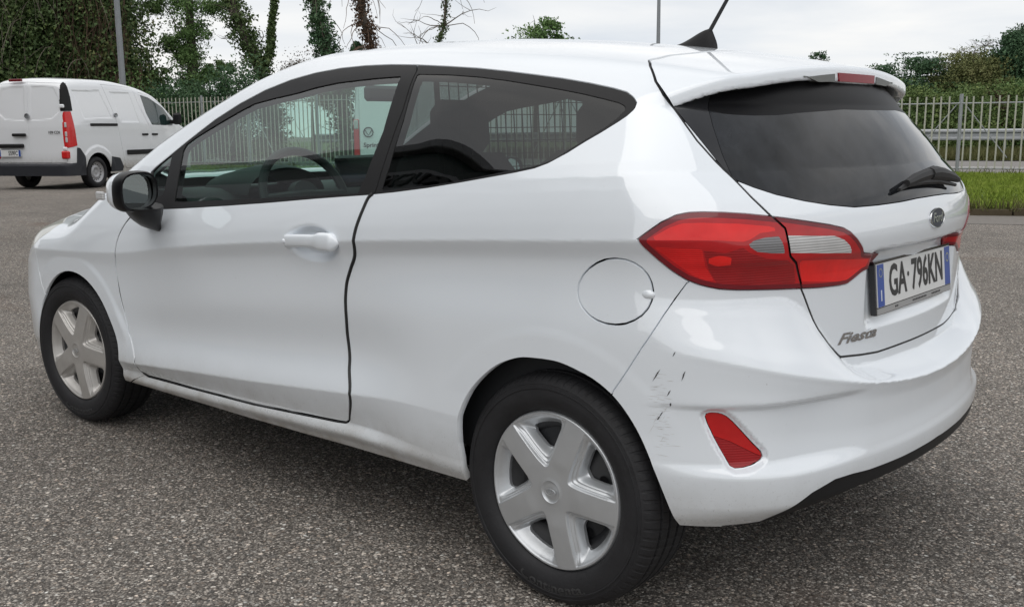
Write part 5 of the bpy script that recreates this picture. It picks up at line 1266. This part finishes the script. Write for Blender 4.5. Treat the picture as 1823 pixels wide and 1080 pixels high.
# camera looks about (-.65,.74); across is (.75,.66)
AX = np.array((.7495, .6620)); FW = np.array((-.6613, .7501))
def site(u, d):          # u: metres across from the line of sight at distance d
    q = np.array(CAM_P[:2]) + FW * d + AX * u; return float(q[0]), float(q[1])
def ivy_trunk(name, label, u, d, pts, rad, n, size, leafm=L_IVY, vines=0, extra=None, twigs=0, vm=None, cat='tree'):
    """pts: (across, depth, z) of the trunk line, clothed in ivy leaves"""
    x, y = site(u, d); t = thing(name, label, cat, (x, y, 0), 0, TG)
    W = [Vector((AX[0] * a + FW[0] * b_, AX[1] * a + FW[1] * b_, z)) for a, b_, z in pts]
    r0 = rad if isinstance(rad, (list, tuple)) else [rad] * len(W)
    MB().tube(W, [max(.05, r * .38) for r in r0], 8).obj('trunk', M_BARK, t, True)
    lines = [(W, r0)]
    if extra:
        for e, er in extra:
            E_ = [Vector((AX[0] * a + FW[0] * b_, AX[1] * a + FW[1] * b_, z)) for a, b_, z in e]; MB().tube(E_, [max(.03, r * .5) for r in er], 6).obj('limb', M_BARK, t, True); lines.append((E_, er))
    P = []
    for ln, rr in lines:
        A = np.array([list(v) for v in ln]); m_ = int(n * (len(ln) / sum(len(q[0]) for q in lines)))
        s = RNG.uniform(0, len(A) - 1.001, m_); i = s.astype(int); f = (s - i)[:, None]; c = A[i] * (1 - f) + A[i + 1] * f
        R_ = np.interp(s, np.arange(len(A)), rr); lump = 1 + .35 * np.sin(s * 9.1 + 1.3 * np.sin(s * 23)); u_ = RNG.normal(size=(m_, 3)); u_ /= np.linalg.norm(u_, axis=1, keepdims=True)
        P.append(c + u_ * (R_ * lump * RNG.uniform(.5, 1.15, m_))[:, None])
    if n: P = np.concatenate([q for q in P for _ in range(4)]); P = P + RNG.normal(0, .06, P.shape); V, F_ = leaves(P, size * .72, .4, .75); link('ivy', np_mesh('ivy', V, F_), t, leafm, kind='stuff')
    if twigs or vines:
        b = MB()
        if twigs: branches(b, W, twigs, 2.2, .028, .55, .30, 0, 7, 4)
        for _ in range(vines):
            s0 = W[random.randrange(len(W) // 2, len(W))]; a = random.uniform(0, 6.28)
            pt = wander(s0, (math.cos(a), math.sin(a), .3), random.uniform(1.2, 2.8), 8, .25, .28); b.tube(pt, [.022 - .0018 * j for j in range(9)], 3, False)
        b.obj('twigs', vm or M_TWIG, t, True, kind='stuff')
    return t
# tall ivy-draped mass at the left edge: three trees grown together
def ivy_mass(label, u, d, lobes, n, vines, edge=None):
    x, y = site(u, d); t = thing('ivy_covered_tree', label, 'tree', (x, y, 0), 0, TG)
    L_ = [(AX[0] * a + FW[0] * b_, AX[1] * a + FW[1] * b_, z, r1, r1, rz) for a, b_, z, r1, rz in lobes]
    MB().tube([(0, 0, 0), (.1, 0, 3), (0, .1, 7)], [.5, .4, .2], 9).obj('trunk', M_BARK, t, True)
    crown_obj(L_, n * 12, .115, L_IVY, t, 300, .34, 'crown', aspect=.8)
    V, F_ = leaves(clumps(L_, int(n * 3), 120, .25), .12, .3, .7); link('crown', np_mesh('crown', V, F_), t, L_OLIVE if edge else L_HEDGE, kind='stuff')
    b = MB()
    for _ in range(int(vines * 1.3)):                                            # bare hanging branches on the near side
        q = L_[random.randrange(len(L_))]; a = random.uniform(-1, 1); zz = random.uniform(-.3, .95)
        s0 = Vector((q[0] + AX[0] * a * q[3] - FW[0] * q[3] * 1.0, q[1] + AX[1] * a * q[3] - FW[1] * q[3] * 1.0, q[2] + zz * q[5]))
        pt = wander(s0, (-FW[0] * .4 + random.gauss(0, .35), -FW[1] * .4 + random.gauss(0, .35), .0 if not edge else -.6), random.uniform(1.0, 3.2), 7, .16, .36)
        r_ = random.uniform(.008, .020); b.tube(pt, [r_ * (1 - .1 * j) for j in range(8)], 3, False)
    b.obj('hanging_branches', M_VINE if edge else M_TWIG, t, True, kind='stuff'); return t
ivy_mass('huge ivy-draped tree with hanging bare twigs at the left picture edge', -20.5, 39, [(-1.2, 0, 5.5, 2.6, 3.6), (1.2, .6, 3.2, 2.2, 3.2), (0, 1.2, 8.5, 2.6, 3.0), (-3.2, .8, 4., 2.4, 3.8)], 9500, 110)
ivy_mass('dark ivy-draped tree behind the white panel van roof, left of the lamp post', -17.6, 39.5, [(0, 0, 4.0, 2.0, 3.6), (.5, .7, 7.5, 2.1, 3.2), (-1.2, .2, 6.0, 1.9, 3.0)], 8000, 70)
ivy_mass('leaning tree cloaked in red-brown vines right of the lamp post', -15.0, 39.5, [(.6, 0, 1.8, 1.0, 2.2), (-.3, 0, 4.2, 1.15, 2.4), (-1.1, .3, 7.0, 1.2, 2.6)], 2600, 230, True)
# feathery green tree
x, y = site(-12.7, 41)
def lob(l): return [(AX[0] * a + FW[0] * b_, AX[1] * a + FW[1] * b_, z, r1, r1, rz) for a, b_, z, r1, rz in l]
tree('feathery_tree', 'feathery green tree with an ivy trunk and open crown behind the van windscreen', x, y, [(0, 0, 0), (.05, 0, 2.5), (0, .05, 5), (.15, 0, 9)], .34, M_BARK,
     lob([(0, 0, 3.4, .42, 1.5), (0, 0, 5.3, .45, 1.6), (-1.3, .2, 3.3, .55, .32), (-.8, .0, 4.5, .6, .32), (1.0, 0, 3.5, .65, .35), (1.45, .2, 2.75, .4, .25), (.7, 0, 4.9, .55, .32), (-.6, 0, 2.3, .6, .4), (.4, 0, 1.7, .8, .6), (1.1, .3, 6.3, .8, .5), (-1.1, .2, 6.2, .7, .45)]), 5200, .15, L_GREEN, 150, .30, 10, 1.7, .04)
# low bushes along the fence foot on the left
for u, d, w_, h, lab, mm in ((-14.0, 37.5, 1.5, 2.0, 'low green bush behind the fence just right of the vine-cloaked tree', L_GREEN), (-12.0, 37.5, 1.5, 2.0, 'dense dark bush under the feathery green tree', L_DARK), (-10.1, 38, 1.35, 2.35, 'dark green bush at the foot of the leaning ivy trunk', L_DARK)):
    x, y = site(u, d); tree('bush', lab, x, y, [(0, 0, 0), (0, 0, 1.0)], .08, M_BARK, lob([(0, 0, h * .75, w_, h * .75), (-.7, .2, h * .6, w_ * .7, h * .6), (.7, .1, h * .7, w_ * .7, h * .55)]), 3000, .15, mm, 60, .3, 4, 1.0, .03, 'bush')
ivy_trunk('ivy_trunk_tree', 'leaning ivy-wrapped trunk forking into bare twigs above the windscreen pillar', -9.3, 40, [(-.15, 0, 0), (0, 0, 1.5), (-.35, 0, 3.2), (-.75, 0, 4.3), (-1.25, 0, 5.4), (-1.6, 0, 7.0)], [.55, .52, .46, .46, .50, .40], 3200, .15, extra=[([(-.4, 0, 3.6), (.0, 0, 4.2), (.05, 0, 5.0), (.3, 0, 6.4)], [.10, .08, .05, .04])], twigs=9)
x, y = site(-8.2, 42)
tree('pale_shrub', 'pale pinkish half-bare shrub between two ivy trunks above the car bonnet', x, y, [(0, 0, 0), (0, 0, 2.9)], .10, M_TWIG, lob([(0, 0, 3.5, 1.2, 1.1), (-.6, 0, 3.1, .8, .9), (.7, 0, 3.2, .8, .8)]), 1000, .12, L_PINK, 60, .3, 34, 1.9, .022, 'shrub')
ivy_trunk('ivy_trunk_tree', 'thick dark ivy-clad trunk with an upturned side limb above the driver window', -6.9, 40, [(.35, 0, 0), (.30, 0, 2.2), (.05, 0, 3.4), (-.30, 0, 4.4), (-.55, 0, 5.4), (-.75, 0, 7.2)], [.5, .5, .52, .48, .40, .36], 4200, .14, L_DARK, extra=[([(.1, 0, 3.2), (.6, 0, 3.5), (.85, 0, 3.9), (.92, 0, 4.4)], [.26, .2, .15, .08])], vines=5)
x, y = site(-7.3, 41); tree('bush', 'small olive bush at the foot of the thick ivy-clad trunk', x, y, [(0, 0, 0), (0, 0, 1.2)], .06, M_BARK, lob([(0, 0, 2.9, .75, 1.0)]), 900, .13, L_OLIVE, 30, .3, 3, .8, .02, 'bush')
ivy_trunk('vine_hung_tree', 'bare trunk hung with brown trailing vines above the door window', -5.3, 40, [(.05, 0, 0), (.02, 0, 3.0), (-.05, 0, 4.2), (-.35, 0, 5.2), (-.6, 0, 7.0)], [.18, .16, .18, .34, .4], 900, .14, L_DEAD, vines=46, twigs=5, vm=M_VINE)
ivy_trunk('bare_tree', 'thin bare tree with long side twigs above the front of the car roof', -2.95, 40, [(-.15, 0, 0), (-.1, 0, 3.4), (.05, 0, 4.3), (.35, 0, 5.1), (.55, 0, 7.0)], [.12, .12, .12, .12, .10], 380, .12, L_IVY, twigs=12, vines=14)
x, y = site(1.0, 44)
tree('young_tree', 'light green tree top showing above the middle of the car roof', x, y, [(0, 0, 0), (0, 0, 2.5), (.2, 0, 4.6)], .14, M_BARK, lob([(0, 0, 4.6, 1.2, .6), (-1.1, 0, 4.3, .8, .5), (1.0, 0, 4.2, .9, .5), (.5, 0, 5.1, .6, .55), (0, 0, 3.4, 1.6, .8)]), 1900, .21, L_GREEN, 70, .28, 8, 1.3, .03)
x, y = site(14.2, 48); tree('young_tree', 'tiny green tree top peeping above the spoiler', x, y, [(0, 0, 0), (0, 0, 4.2)], .1, M_BARK, lob([(0, 0, 4.30, .36, .22)]), 90, .15, L_DARK, 14, .3, 3, .5, .02)
# right side: hedge row behind the guard rail and the trees over it
for i, (u, d, w_, h, mm) in enumerate(((16.5, 43.5, 2.0, 2.6, 0), (18.6, 43.2, 1.9, 2.5, 1), (20.4, 43.6, 1.7, 2.7, 0), (22.4, 43.4, 2.0, 2.6, 2), (24.6, 43.6, 1.9, 2.7, 0), (14.3, 44, 2.0, 2.4, 1))):
    x, y = site(u, d)
    tree('hedge_shrub', ['dense green shrub of the hedge left of the fence post', 'yellow-green shrub of the hedge just right of the rear window', 'mixed green shrub of the hedge behind the fence post', 'bushy shrub of the hedge right of the fence post', 'shrub of the hedge at the right picture edge', 'shrub of the hedge hidden behind the rear window'][i], x, y, [(0, 0, 0), (0, 0, 1.2)], .07, M_BARK,
         lob([(0, 0, h * .45, w_, h * .55), (-.8, .1, h * .55, w_ * .7, h * .45), (.8, .2, h * .5, w_ * .7, h * .5), (0, -.5, h * .25, w_, h * .3)]), 5200, .19, (L_HEDGE, L_OLIVE, L_GREEN)[mm] if mm != 1 else L_HEDGE, 120, .26, 4, 1.2, .03, 'shrub')
x, y = site(20.0, 42.6); tree('brown_shrub', 'dried brown bush in the hedge left of the fence post', x, y, [(0, 0, 0), (0, 0, 1.2)], .05, M_VINE, lob([(0, 0, 1.5, .35, 1.1)]), 700, .13, L_DEAD, 24, .3, 5, .8, .02, 'shrub')
x, y = site(20.2, 52); tree('broad_tree', 'broad dark green tree directly right of the spoiler', x, y, [(0, 0, 0), (0, 0, 3)], .25, M_BARK, lob([(0, 0, 2.8, 1.9, 1.8), (-1.1, 0, 3.1, 1.2, 1.0), (.8, 0, 3.3, 1.3, 1.1), (1.7, 0, 2.5, 1.0, 1.3), (-2.1, 0, 2.6, 1.0, 1.0), (-3.2, 0, 2.3, 1.0, 1.0), (-4.4, .3, 2.2, 1.1, 1.0), (0, 0, 1.6, 2.6, 1.5)]), 12500, .20, L_DARK, 130, .26, 6, 1.8, .05)
x, y = site(22.6, 51); tree('half_bare_tree', 'olive tree with bare top twigs left of the grey dead stem', x, y, [(0, 0, 0), (0, 0, 3.2), (.1, 0, 4.4)], .18, M_TWIG, lob([(0, 0, 2.8, 1.5, 1.9), (.3, 0, 3.9, .75, .6), (-.7, 0, 3.4, .9, .9), (.9, 0, 2.8, 1.0, 1.3)]), 6500, .18, L_OLIVE, 80, .26, 26, 1.4, .022)
x, y = site(23.4, 51.5); tree('dead_tree', 'grey leafless tree standing between the olive and the tall dark tree', x, y, [(0, 0, 0), (.05, 0, 2.5), (0, .05, 4.2), (.05, 0, 5.0)], .11, M_TWIG, [], 0, .1, L_DEAD, nb=46, bl=.9, br=.014)
x, y = site(25.6, 51); tree('tall_dark_tree', 'tall dark evergreen tree at the right picture edge', x, y, [(0, 0, 0), (0, 0, 4), (.1, 0, 6.5)], .3, M_BARK, lob([(0, 0, 3.0, 2.1, 2.3), (.5, 0, 5.0, 1.6, 1.4), (1.4, 0, 5.9, 1.3, 1.3), (-.8, 0, 4.6, 1.1, 1.1), (1.9, 0, 3.8, 1.6, 2.0), (-1.3, 0, 2.6, 1.4, 1.6)]), 14000, .20, L_DARK, 160, .25, 8, 1.8, .05)
# ------------------------------------------------------------------ dealership building behind the camera (seen mirrored in windows and paint)
bd = thing('showroom_building', 'grey showroom building with dark green band and lettered fascia, mirrored in the quarter window', 'building', (-25.0, -7.9, 0), R(0))
M_CLAD = mat('grey_cladding', (.16, .165, .17), .6, var=.1, vscale=2); M_GREENB = mat('dark_green_band', (.010, .030, .026), .45); M_FASC = mat('grey_fascia', (.30, .31, .33), .55)
M_WIN = mat('dark_shop_glass', (.020, .026, .030), .06, coat=.6); M_FRAME = mat('window_frame_grey', (.05, .05, .052), .5)
BW, BH = 42.0, 9.4
MB().box((0, -4.2, BH / 2), (BW, 8.0, BH)).obj('wall', M_CLAD, bd)
MB().box((0, .02, BH - .25), (BW + .3, .9, .62), 0, .05).obj('roof_edge', M_FASC, bd)
MB().box((0, -.08, BH - 1.25), (BW, .30, 1.36)).obj('green_band', M_GREENB, bd)
MB().box((0, .02, BH - 2.55), (BW, .36, 1.16), 0, .03).obj('fascia', M_FASC, bd)
for i in range(10):
    x = -BW / 2 + 2.1 + i * 4.1
    for z0, hh in ((1.75, 3.1), (5.0, 2.6)):
        f = MB().box((x, -.10, z0), (3.55, .24, hh)).obj('shop_window', M_FRAME, bd)
        for k_ in (-1, 1): MB().box((x + k_ * .87, .03, z0), (1.64, .03, hh - .2)).obj('pane', M_WIN, f)
V, F_ = text_mesh('NOVATRUCKS', .72, .04, 0, 1.0, .015)
sx_ = 14.6
link('lettering', mesh('lettering', [(-q[0] + sx_, .24 + q[1], q[2] + BH - 2.55) for q in V], F_), bd, mat('black_sign_letter', (.010, .010, .011), .5))
# ------------------------------------------------------------------ white panel van on the left
M_VAN = paint('van_white', (.83, .85, .88), True, .45, .75); M_VDARK = mat('charcoal_bumper', (.017, .019, .025), .6, var=.2, vscale=8)
M_VRED = lens('van_red_lens', (.62, .020, .020), lines=0)
M_VGLASS = mat('van_dark_glass', (.020, .040, .038), .05, coat=.8)
VRO = pchip([-.2, 0, .5, 1.3, 2.2, 2.9, 3.6, 3.85, 4.5, 4.75], [2.10, 2.14, 2.20, 2.21, 2.14, 1.99, 1.58, 1.42, 1.16, 1.0])
def van_groove(x, w, z):
    """pressed-in panels on the flank and on the rear doors"""
    d1 = sdpoly(np.stack([x, z], 1), [(.27, 1.94), (1.12, 1.96), (1.41, 1.40), (.52, 1.37)]); d2 = sdpoly(np.stack([x, z], 1), [(1.43, 1.93), (2.10, 1.95), (2.32, 1.31), (1.68, 1.31)])
    d = np.minimum(d1, d2); return np.where(w > .6, .008 * (1 - ss(-.03, .0, d)), 0)
def FV(x, y, z):
    w = np.abs(y); d = np.clip(z - 1.15, 0, None)
    x_, w_, z_ = np.broadcast_arrays(x, w, z)
    s = w - (.925 - .105 * d ** 1.3 - .02 * np.clip(.5 - z, 0, 1) + .0 * x)
    ring = np.hypot(x - .83, z - .31); s = s - .014 * (1 - ss(.50, .56, ring)) * ss(.3, .5, z)
    nar = .16 * ss(3.0, 4.8, x) + .02 * ss(.6, -.1, x) * ss(1.2, 2.1, z); s = s + nar
    r = -x + .055 * np.clip(z - 1.2, 0, 1) ** 1.2 * 1.6 + .035 * w * w - .07 * (1 - ss(.47, .52, z))
    t = z - (VRO(x) - .05 * (w / .8) ** 2)
    f = x - (4.62 - .25 * w * w - .25 * np.clip(z - .8, 0, 1))
    v = smax(s, r, .16); v = smax(v, t, .16); v = smax(v, f, .2); v = np.maximum(v, .24 - z)
    m = (w_ > .6) & (x_ < 2.6) & (z_ > 1.2) & (z_ < 2.05)
    if m.any(): v = v.copy(); v[m] += van_groove(x_[m], w_[m], z_[m])
    m = (x_ < .3) & (w_ < .8) & (z_ > 1.2) & (z_ < 2.15)
    if m.any():
        dd = sdpoly(np.stack([w_[m], z_[m]], 1), [(.06, 2.03), (.60, 2.0), (.72, 1.78), (.74, 1.52), (.55, 1.36), (.06, 1.34)]); v[m] += .008 * (1 - ss(-.03, .0, dd))
    return v
VS = make_skin(.026, FV, bx=(-.25, 4.9), bw=1.1, bz=(.12, 2.35))
_fn = np.cross(VS.V[VS.T[:, 1]] - VS.V[VS.T[:, 0]], VS.V[VS.T[:, 2]] - VS.V[VS.T[:, 0]])
if ((_fn * VS.N[VS.T[:, 0]]).sum(1) > 0).mean() < .5: VS.T = VS.T[:, ::-1]
VS = clip(VS, .27 - VS.V[:, 2])
van = thing('panel_van', 'white panel van with dark bumper parked at the left, seen from its rear corner', 'van', (-20.594, 6.825, 0), R(116.22)); van.scale = (1.077,) * 3
vside = lambda P: P[:, 1] > .55
arch = [(.83 + .40 * math.cos(a), .31 + .40 * math.sin(a)) for a in np.linspace(R(190), R(-10), 24)] + [(1.23, .1), (.43, .1)]
archf = [(a + 2.83, b_) for a, b_ in arch]
_, VB = split(VS, arch, XZ, 0, vside); _, VB = split(VB, archf, XZ, 0, vside)
VU = lambda P: np.stack([(-P[:, 0] - P[:, 1]) * SQ, P[:, 2]], 1)
bump_p = [(-.2, .50), (.18, .52), (.22, .82), (.30, .81), (.43, .66), (.43, .1), (-.5, .1), (-.5, .50)]
VBUMP, VB = split(VB, bump_p, XZ, .006)
lamp_p = [(-.3, 1.50), (.16, 1.52), (.23, .86), (.05, .82), (-.3, .82)]
VLAMP, VB = split(VB, lamp_p, XZ, .006, lambda P: P[:, 1] > .80)
strip_p = [(-.3, 2.12), (.19, 2.12), (.22, 1.8), (.21, 1.53), (-.3, 1.51)]
VSTRIP, VB = split(VB, strip_p, XZ, .004, lambda P: P[:, 1] > .735)
VRD, VB = split(VB, [(-.1, 2.10), (.79, 2.06), (.83, 1.5), (.82, .53), (-.1, .53)], WZ, .010, lambda P: P[:, 0] < .28)
VRD = clip(VRD, .005 - VRD.V[:, 1])
VSL, VB = split(VB, [(1.22, 2.08), (1.32, 1.85), (1.50, 1.43), (1.66, .7), (1.72, .36), (2.58, .36), (2.62, .75), (2.62, 1.26), (2.40, 1.60), (2.22, 2.05)], XZ, .009, vside)
VFD, VB = split(VB, [(2.64, 1.26), (2.64, .36), (3.40, .36), (3.62, .8), (3.66, 1.25), (3.32, 1.66), (2.80, 1.90), (2.42, 1.96), (2.42, 1.62)], XZ, .009, vside)
VWN, VFD = split(VFD, [(2.74, 1.27), (3.58, 1.25), (3.57, 1.34), (3.26, 1.63), (2.76, 1.85), (2.47, 1.90), (2.58, 1.52)], XZ, .006)
VCL, VB = split(VB, [(1.26, .62), (1.54, .58), (1.64, .40), (1.60, .31), (1.2, .31)], XZ, .005, vside)
VWS, VB = split(VB, [(2.95, -.1), (2.97, .62), (3.55, .74), (3.78, .74), (3.86, -.1)], XW, .005, lambda P: P[:, 2] > 1.2)
put('van_body', VB, M_VAN, van, 'both', .02); put('rear_bumper', VBUMP, M_VDARK, van, 'both', .03, -.012); put('windscreen', VWS, M_VGLASS, van, 'both', 0)
for sd in ('left', 'right'):
    d_ = put('rear_door', VRD, M_VAN, van, sd, .02); put('sliding_door', VSL, M_VAN, van, sd, .02); fd = put('front_door', VFD, M_VAN, van, sd, .02)
    put('door_window', VWN, M_VGLASS, fd, sd, 0, .008); put('tail_lamp', VLAMP, M_VRED, van, sd, .02, -.008); put('corner_strip', VSTRIP, M_TRIM, van, sd, .01, -.004); put('arch_cladding', VCL, M_VDARK, van, sd, .01, -.008)
    sg = -1 if sd == 'left' else 1
    dk = [MB() for _ in range(4)]
    MB().box((1.10, .930 * sg, 1.265), (.86, .02, .055), 0, .008).obj('door_rail', M_TRIM, van); MB().box((2.28, .945 * sg, .69), (1.02, .03, .10), 0, .012).obj('side_moulding', M_TRIM, van)
    for x0 in (2.45, 2.80): MB().box((x0, .935 * sg, 1.06), (.20, .05, .045), 0, .015).obj('door_handle', M_TRIM, van)
    MB().lathe_y([(0, .925 * sg), (.045, .94 * sg), (.045, .90 * sg)], 12, 1.50, 1.46).obj('lock_disc', M_GALV, van)
    mq = MB(); mq.box((3.50, 1.06 * sg, 1.40), (.10, .22, .26), 0, .05).box((3.52, .93 * sg, 1.33), (.08, .14, .09), 0, .02); mq.obj('door_mirror', M_TRIM, van)
    MB().box((.035, .80 * sg, .68), (.09, .16, .15), 0, .02).obj('reflector', M_VRED, van)
    lk = MB()
    for zc in (1.26, 1.08, .97): lk.box((.030, .845 * sg, zc), (.03, .05, .10), 0, .012)
    lk.obj('lamp_bulb_window', M_LCLEAR, van)
# tail details
MB().box((-.035, .20, 1.075), (.05, .32, .06), 0, .015).obj('rear_handle', M_TRIM, van)
MB().box((-.025, .42, .86), (.07, .60, .08), 0, .02).obj('plate_lamp_bar', M_TRIM, van)
pv = MB().box((-.030, .455, .715), (.012, .52, .13)).obj('number_plate', M_PLATE, van)
for y in (.218, .692): MB().box((-.037, y, .715), (.008, .042, .125)).obj('plate_band', M_BLUE, pv)
V, F_ = text_mesh('559FC', .125, .001, 0, .66, .002); link('plate_lettering', mesh('plate_lettering', [(-.0375 + q[1], .375 - q[0], .712 + q[2]) for q in V], F_), pv, M_INK)
V, F_ = text_mesh('109 CDI', .075, .001, 0, 1.05, .001); link('model_lettering', mesh('model_lettering', [(.003 + q[1] - .012, -.60 - q[0], 1.115 + q[2]) for q in V], F_), van, M_TRIM)
MB().box((.055, .24, 2.135), (.05, .30, .05), 0, .01).obj('high_brake_lamp', M_LDARK, van)
MB().lathe_y([(0, -.01), (.055, -.01), (.05, .012)], 12).obj('lock_disc', M_GALV, van).matrix_local = Matrix.Translation((-.02, -.01, 1.44)) @ Matrix.Rotation(R(90), 4, 'Z')
for zc in (1.62, .80): MB().box((.03, -.80, zc), (.05, .10, .07), 0, .015).obj('door_hinge', M_VAN, van)
b = MB(); b.box((2.3, 0, .36), (3.6, 1.5, .10)).box((.4, 0, .40), (.5, 1.3, .10)).box((.83, 0, .34), (.10, 1.4, .10)); b.obj('underbody', M_DARK, van)
M_VSTEEL = mat('silver_steel_wheel', (.42, .42, .43), .4, .5, var=.15, vscale=10)
tv = MB().lathe_y([(.205, -.08), (.215, -.10), (.25, -.11), (.29, -.10), (.313, -.075), (.317, -.05), (.317, .05), (.313, .075), (.29, .10), (.205, .08)], 40)
tyv = mesh('tyre', tv.V, tv.F, True); tyv.materials.append(M_TYRE)
sv = MB().lathe_y([(.212, -.075), (.205, -.085), (.198, -.06), (.175, -.052), (.150, -.035), (.125, -.055), (.085, -.062), (.07, -.045), (.04, -.05), (0, -.05)], 40); stv = mesh('wheel', sv.V, sv.F, True); stv.materials.append(M_VSTEEL)
hv = MB()
for i in range(16):
    a = 2 * math.pi * i / 16; hv.add([(.163 * math.cos(a) + .013 * math.cos(s_), -.0485, .163 * math.sin(a) + .013 * math.sin(s_)) for s_ in np.linspace(0, 6.283, 9)[:-1]], [tuple(range(8))])
hov = mesh('vent_hole', hv.V, hv.F); hov.materials.append(M_DARK)
for x0 in (.83, 3.66):
    for sg in (-1, 1):
        w = link('wheel', stv, van); w.location = (x0, .80 * sg, .313); w.rotation_euler = (0, 0, 0 if sg < 0 else math.pi); link('tyre', tyv, w); link('vent_hole', hov, w, kind='stuff')
        h_ = MB(); n = 16; VV = [(x0 + .42 * math.cos(R(180) * j / n), y * sg, .30 + .42 * math.sin(R(180) * j / n)) for y in (.86, .5) for j in range(n + 1)]
        h_.add(VV + [(x0, .5 * sg, .3)], [(j, j + 1, n + 2 + j, n + 1 + j) for j in range(n)] + [(n + 1 + j, n + 2 + j, 2 * n + 2) for j in range(n)]).obj('wheel_housing', M_DARK, van)
# ------------------------------------------------------------------ second white van, seen through the driver window
wv = thing('white_van', 'white high van with round emblem on its rear doors, seen through the driver window', 'van', (-10.20, 8.35, 0), R(131.4 - 90))
def tall_van(t):
    b = MB(); sec = [(-1.0, .42), (-1.0, 1.25), (-.93, 2.15), (-.80, 2.42), (.80, 2.42), (.93, 2.15), (1.0, 1.25), (1.0, .42)]
    n = len(sec); V = []
    for y, k_, h_ in ((0, .975, .99), (.06, 1., 1.), (3.6, 1., 1.), (4.5, .92, .72), (5.3, .86, .50)): V += [(a * k_, y, .42 + (z - .42) * h_) for a, z in sec]
    F_ = [(i * n + j, i * n + (j + 1) % n, (i + 1) * n + (j + 1) % n, (i + 1) * n + j) for i in range(4) for j in range(n)] + [tuple(range(n)), tuple(4 * n + j for j in range(n))]
    b.add(V, F_); b.obj('van_body', M_VAN, t)
    for s_ in (-1, 1):
        d_ = MB().box((s_ * .455, -.015, 1.30), (.89, .03, 1.66), 0, .01).obj('rear_door', M_VAN, t)
        l_ = MB().box((s_ * .950, -.010, 1.05), (.085, .05, .62), 0, .012).obj('tail_lamp', M_VRED, t); MB().box((s_ * .950, -.030, 1.28), (.07, .03, .14), 0, .01).obj('lamp_window', M_LCLEAR, l_)
    MB().box((0, -.05, .50), (1.98, .16, .20), 0, .04).obj('rear_bumper', M_VDARK, t)
    k_ = 24
    c = MB(); c.lathe_y([(.075, -.036), (.080, -.050), (.066, -.052), (.064, -.040)], k_, -.76, 1.16); c.tube([(-.815, -.046, 1.195), (-.76, -.046, 1.11), (-.705, -.046, 1.195)], .007, 5); c.obj('round_emblem', M_VDARK, t)
    V, F_ = text_mesh('Sprinter', .095, .002, 0, 1.05, .002); link('model_lettering', mesh('model_lettering', [(q[0] - .68, q[1] - .034, q[2] + .96) for q in V], F_), t, M_VDARK)
    for y in (.9, 4.3):
        for s_ in (-1, 1):
            w = MB().lathe_y([(0, 0), (.2, 0), (.22, -.01), (.34, -.01), (.35, .02), (.35, .2), (0, .2)], 28).obj('wheel', M_TYRE, t, True); w.location = (s_ * .82 + (.1 if s_ < 0 else -.1) * 0, y, .35); w.rotation_euler = (0, 0, R(90) if s_ > 0 else R(-90))
tall_van(wv)
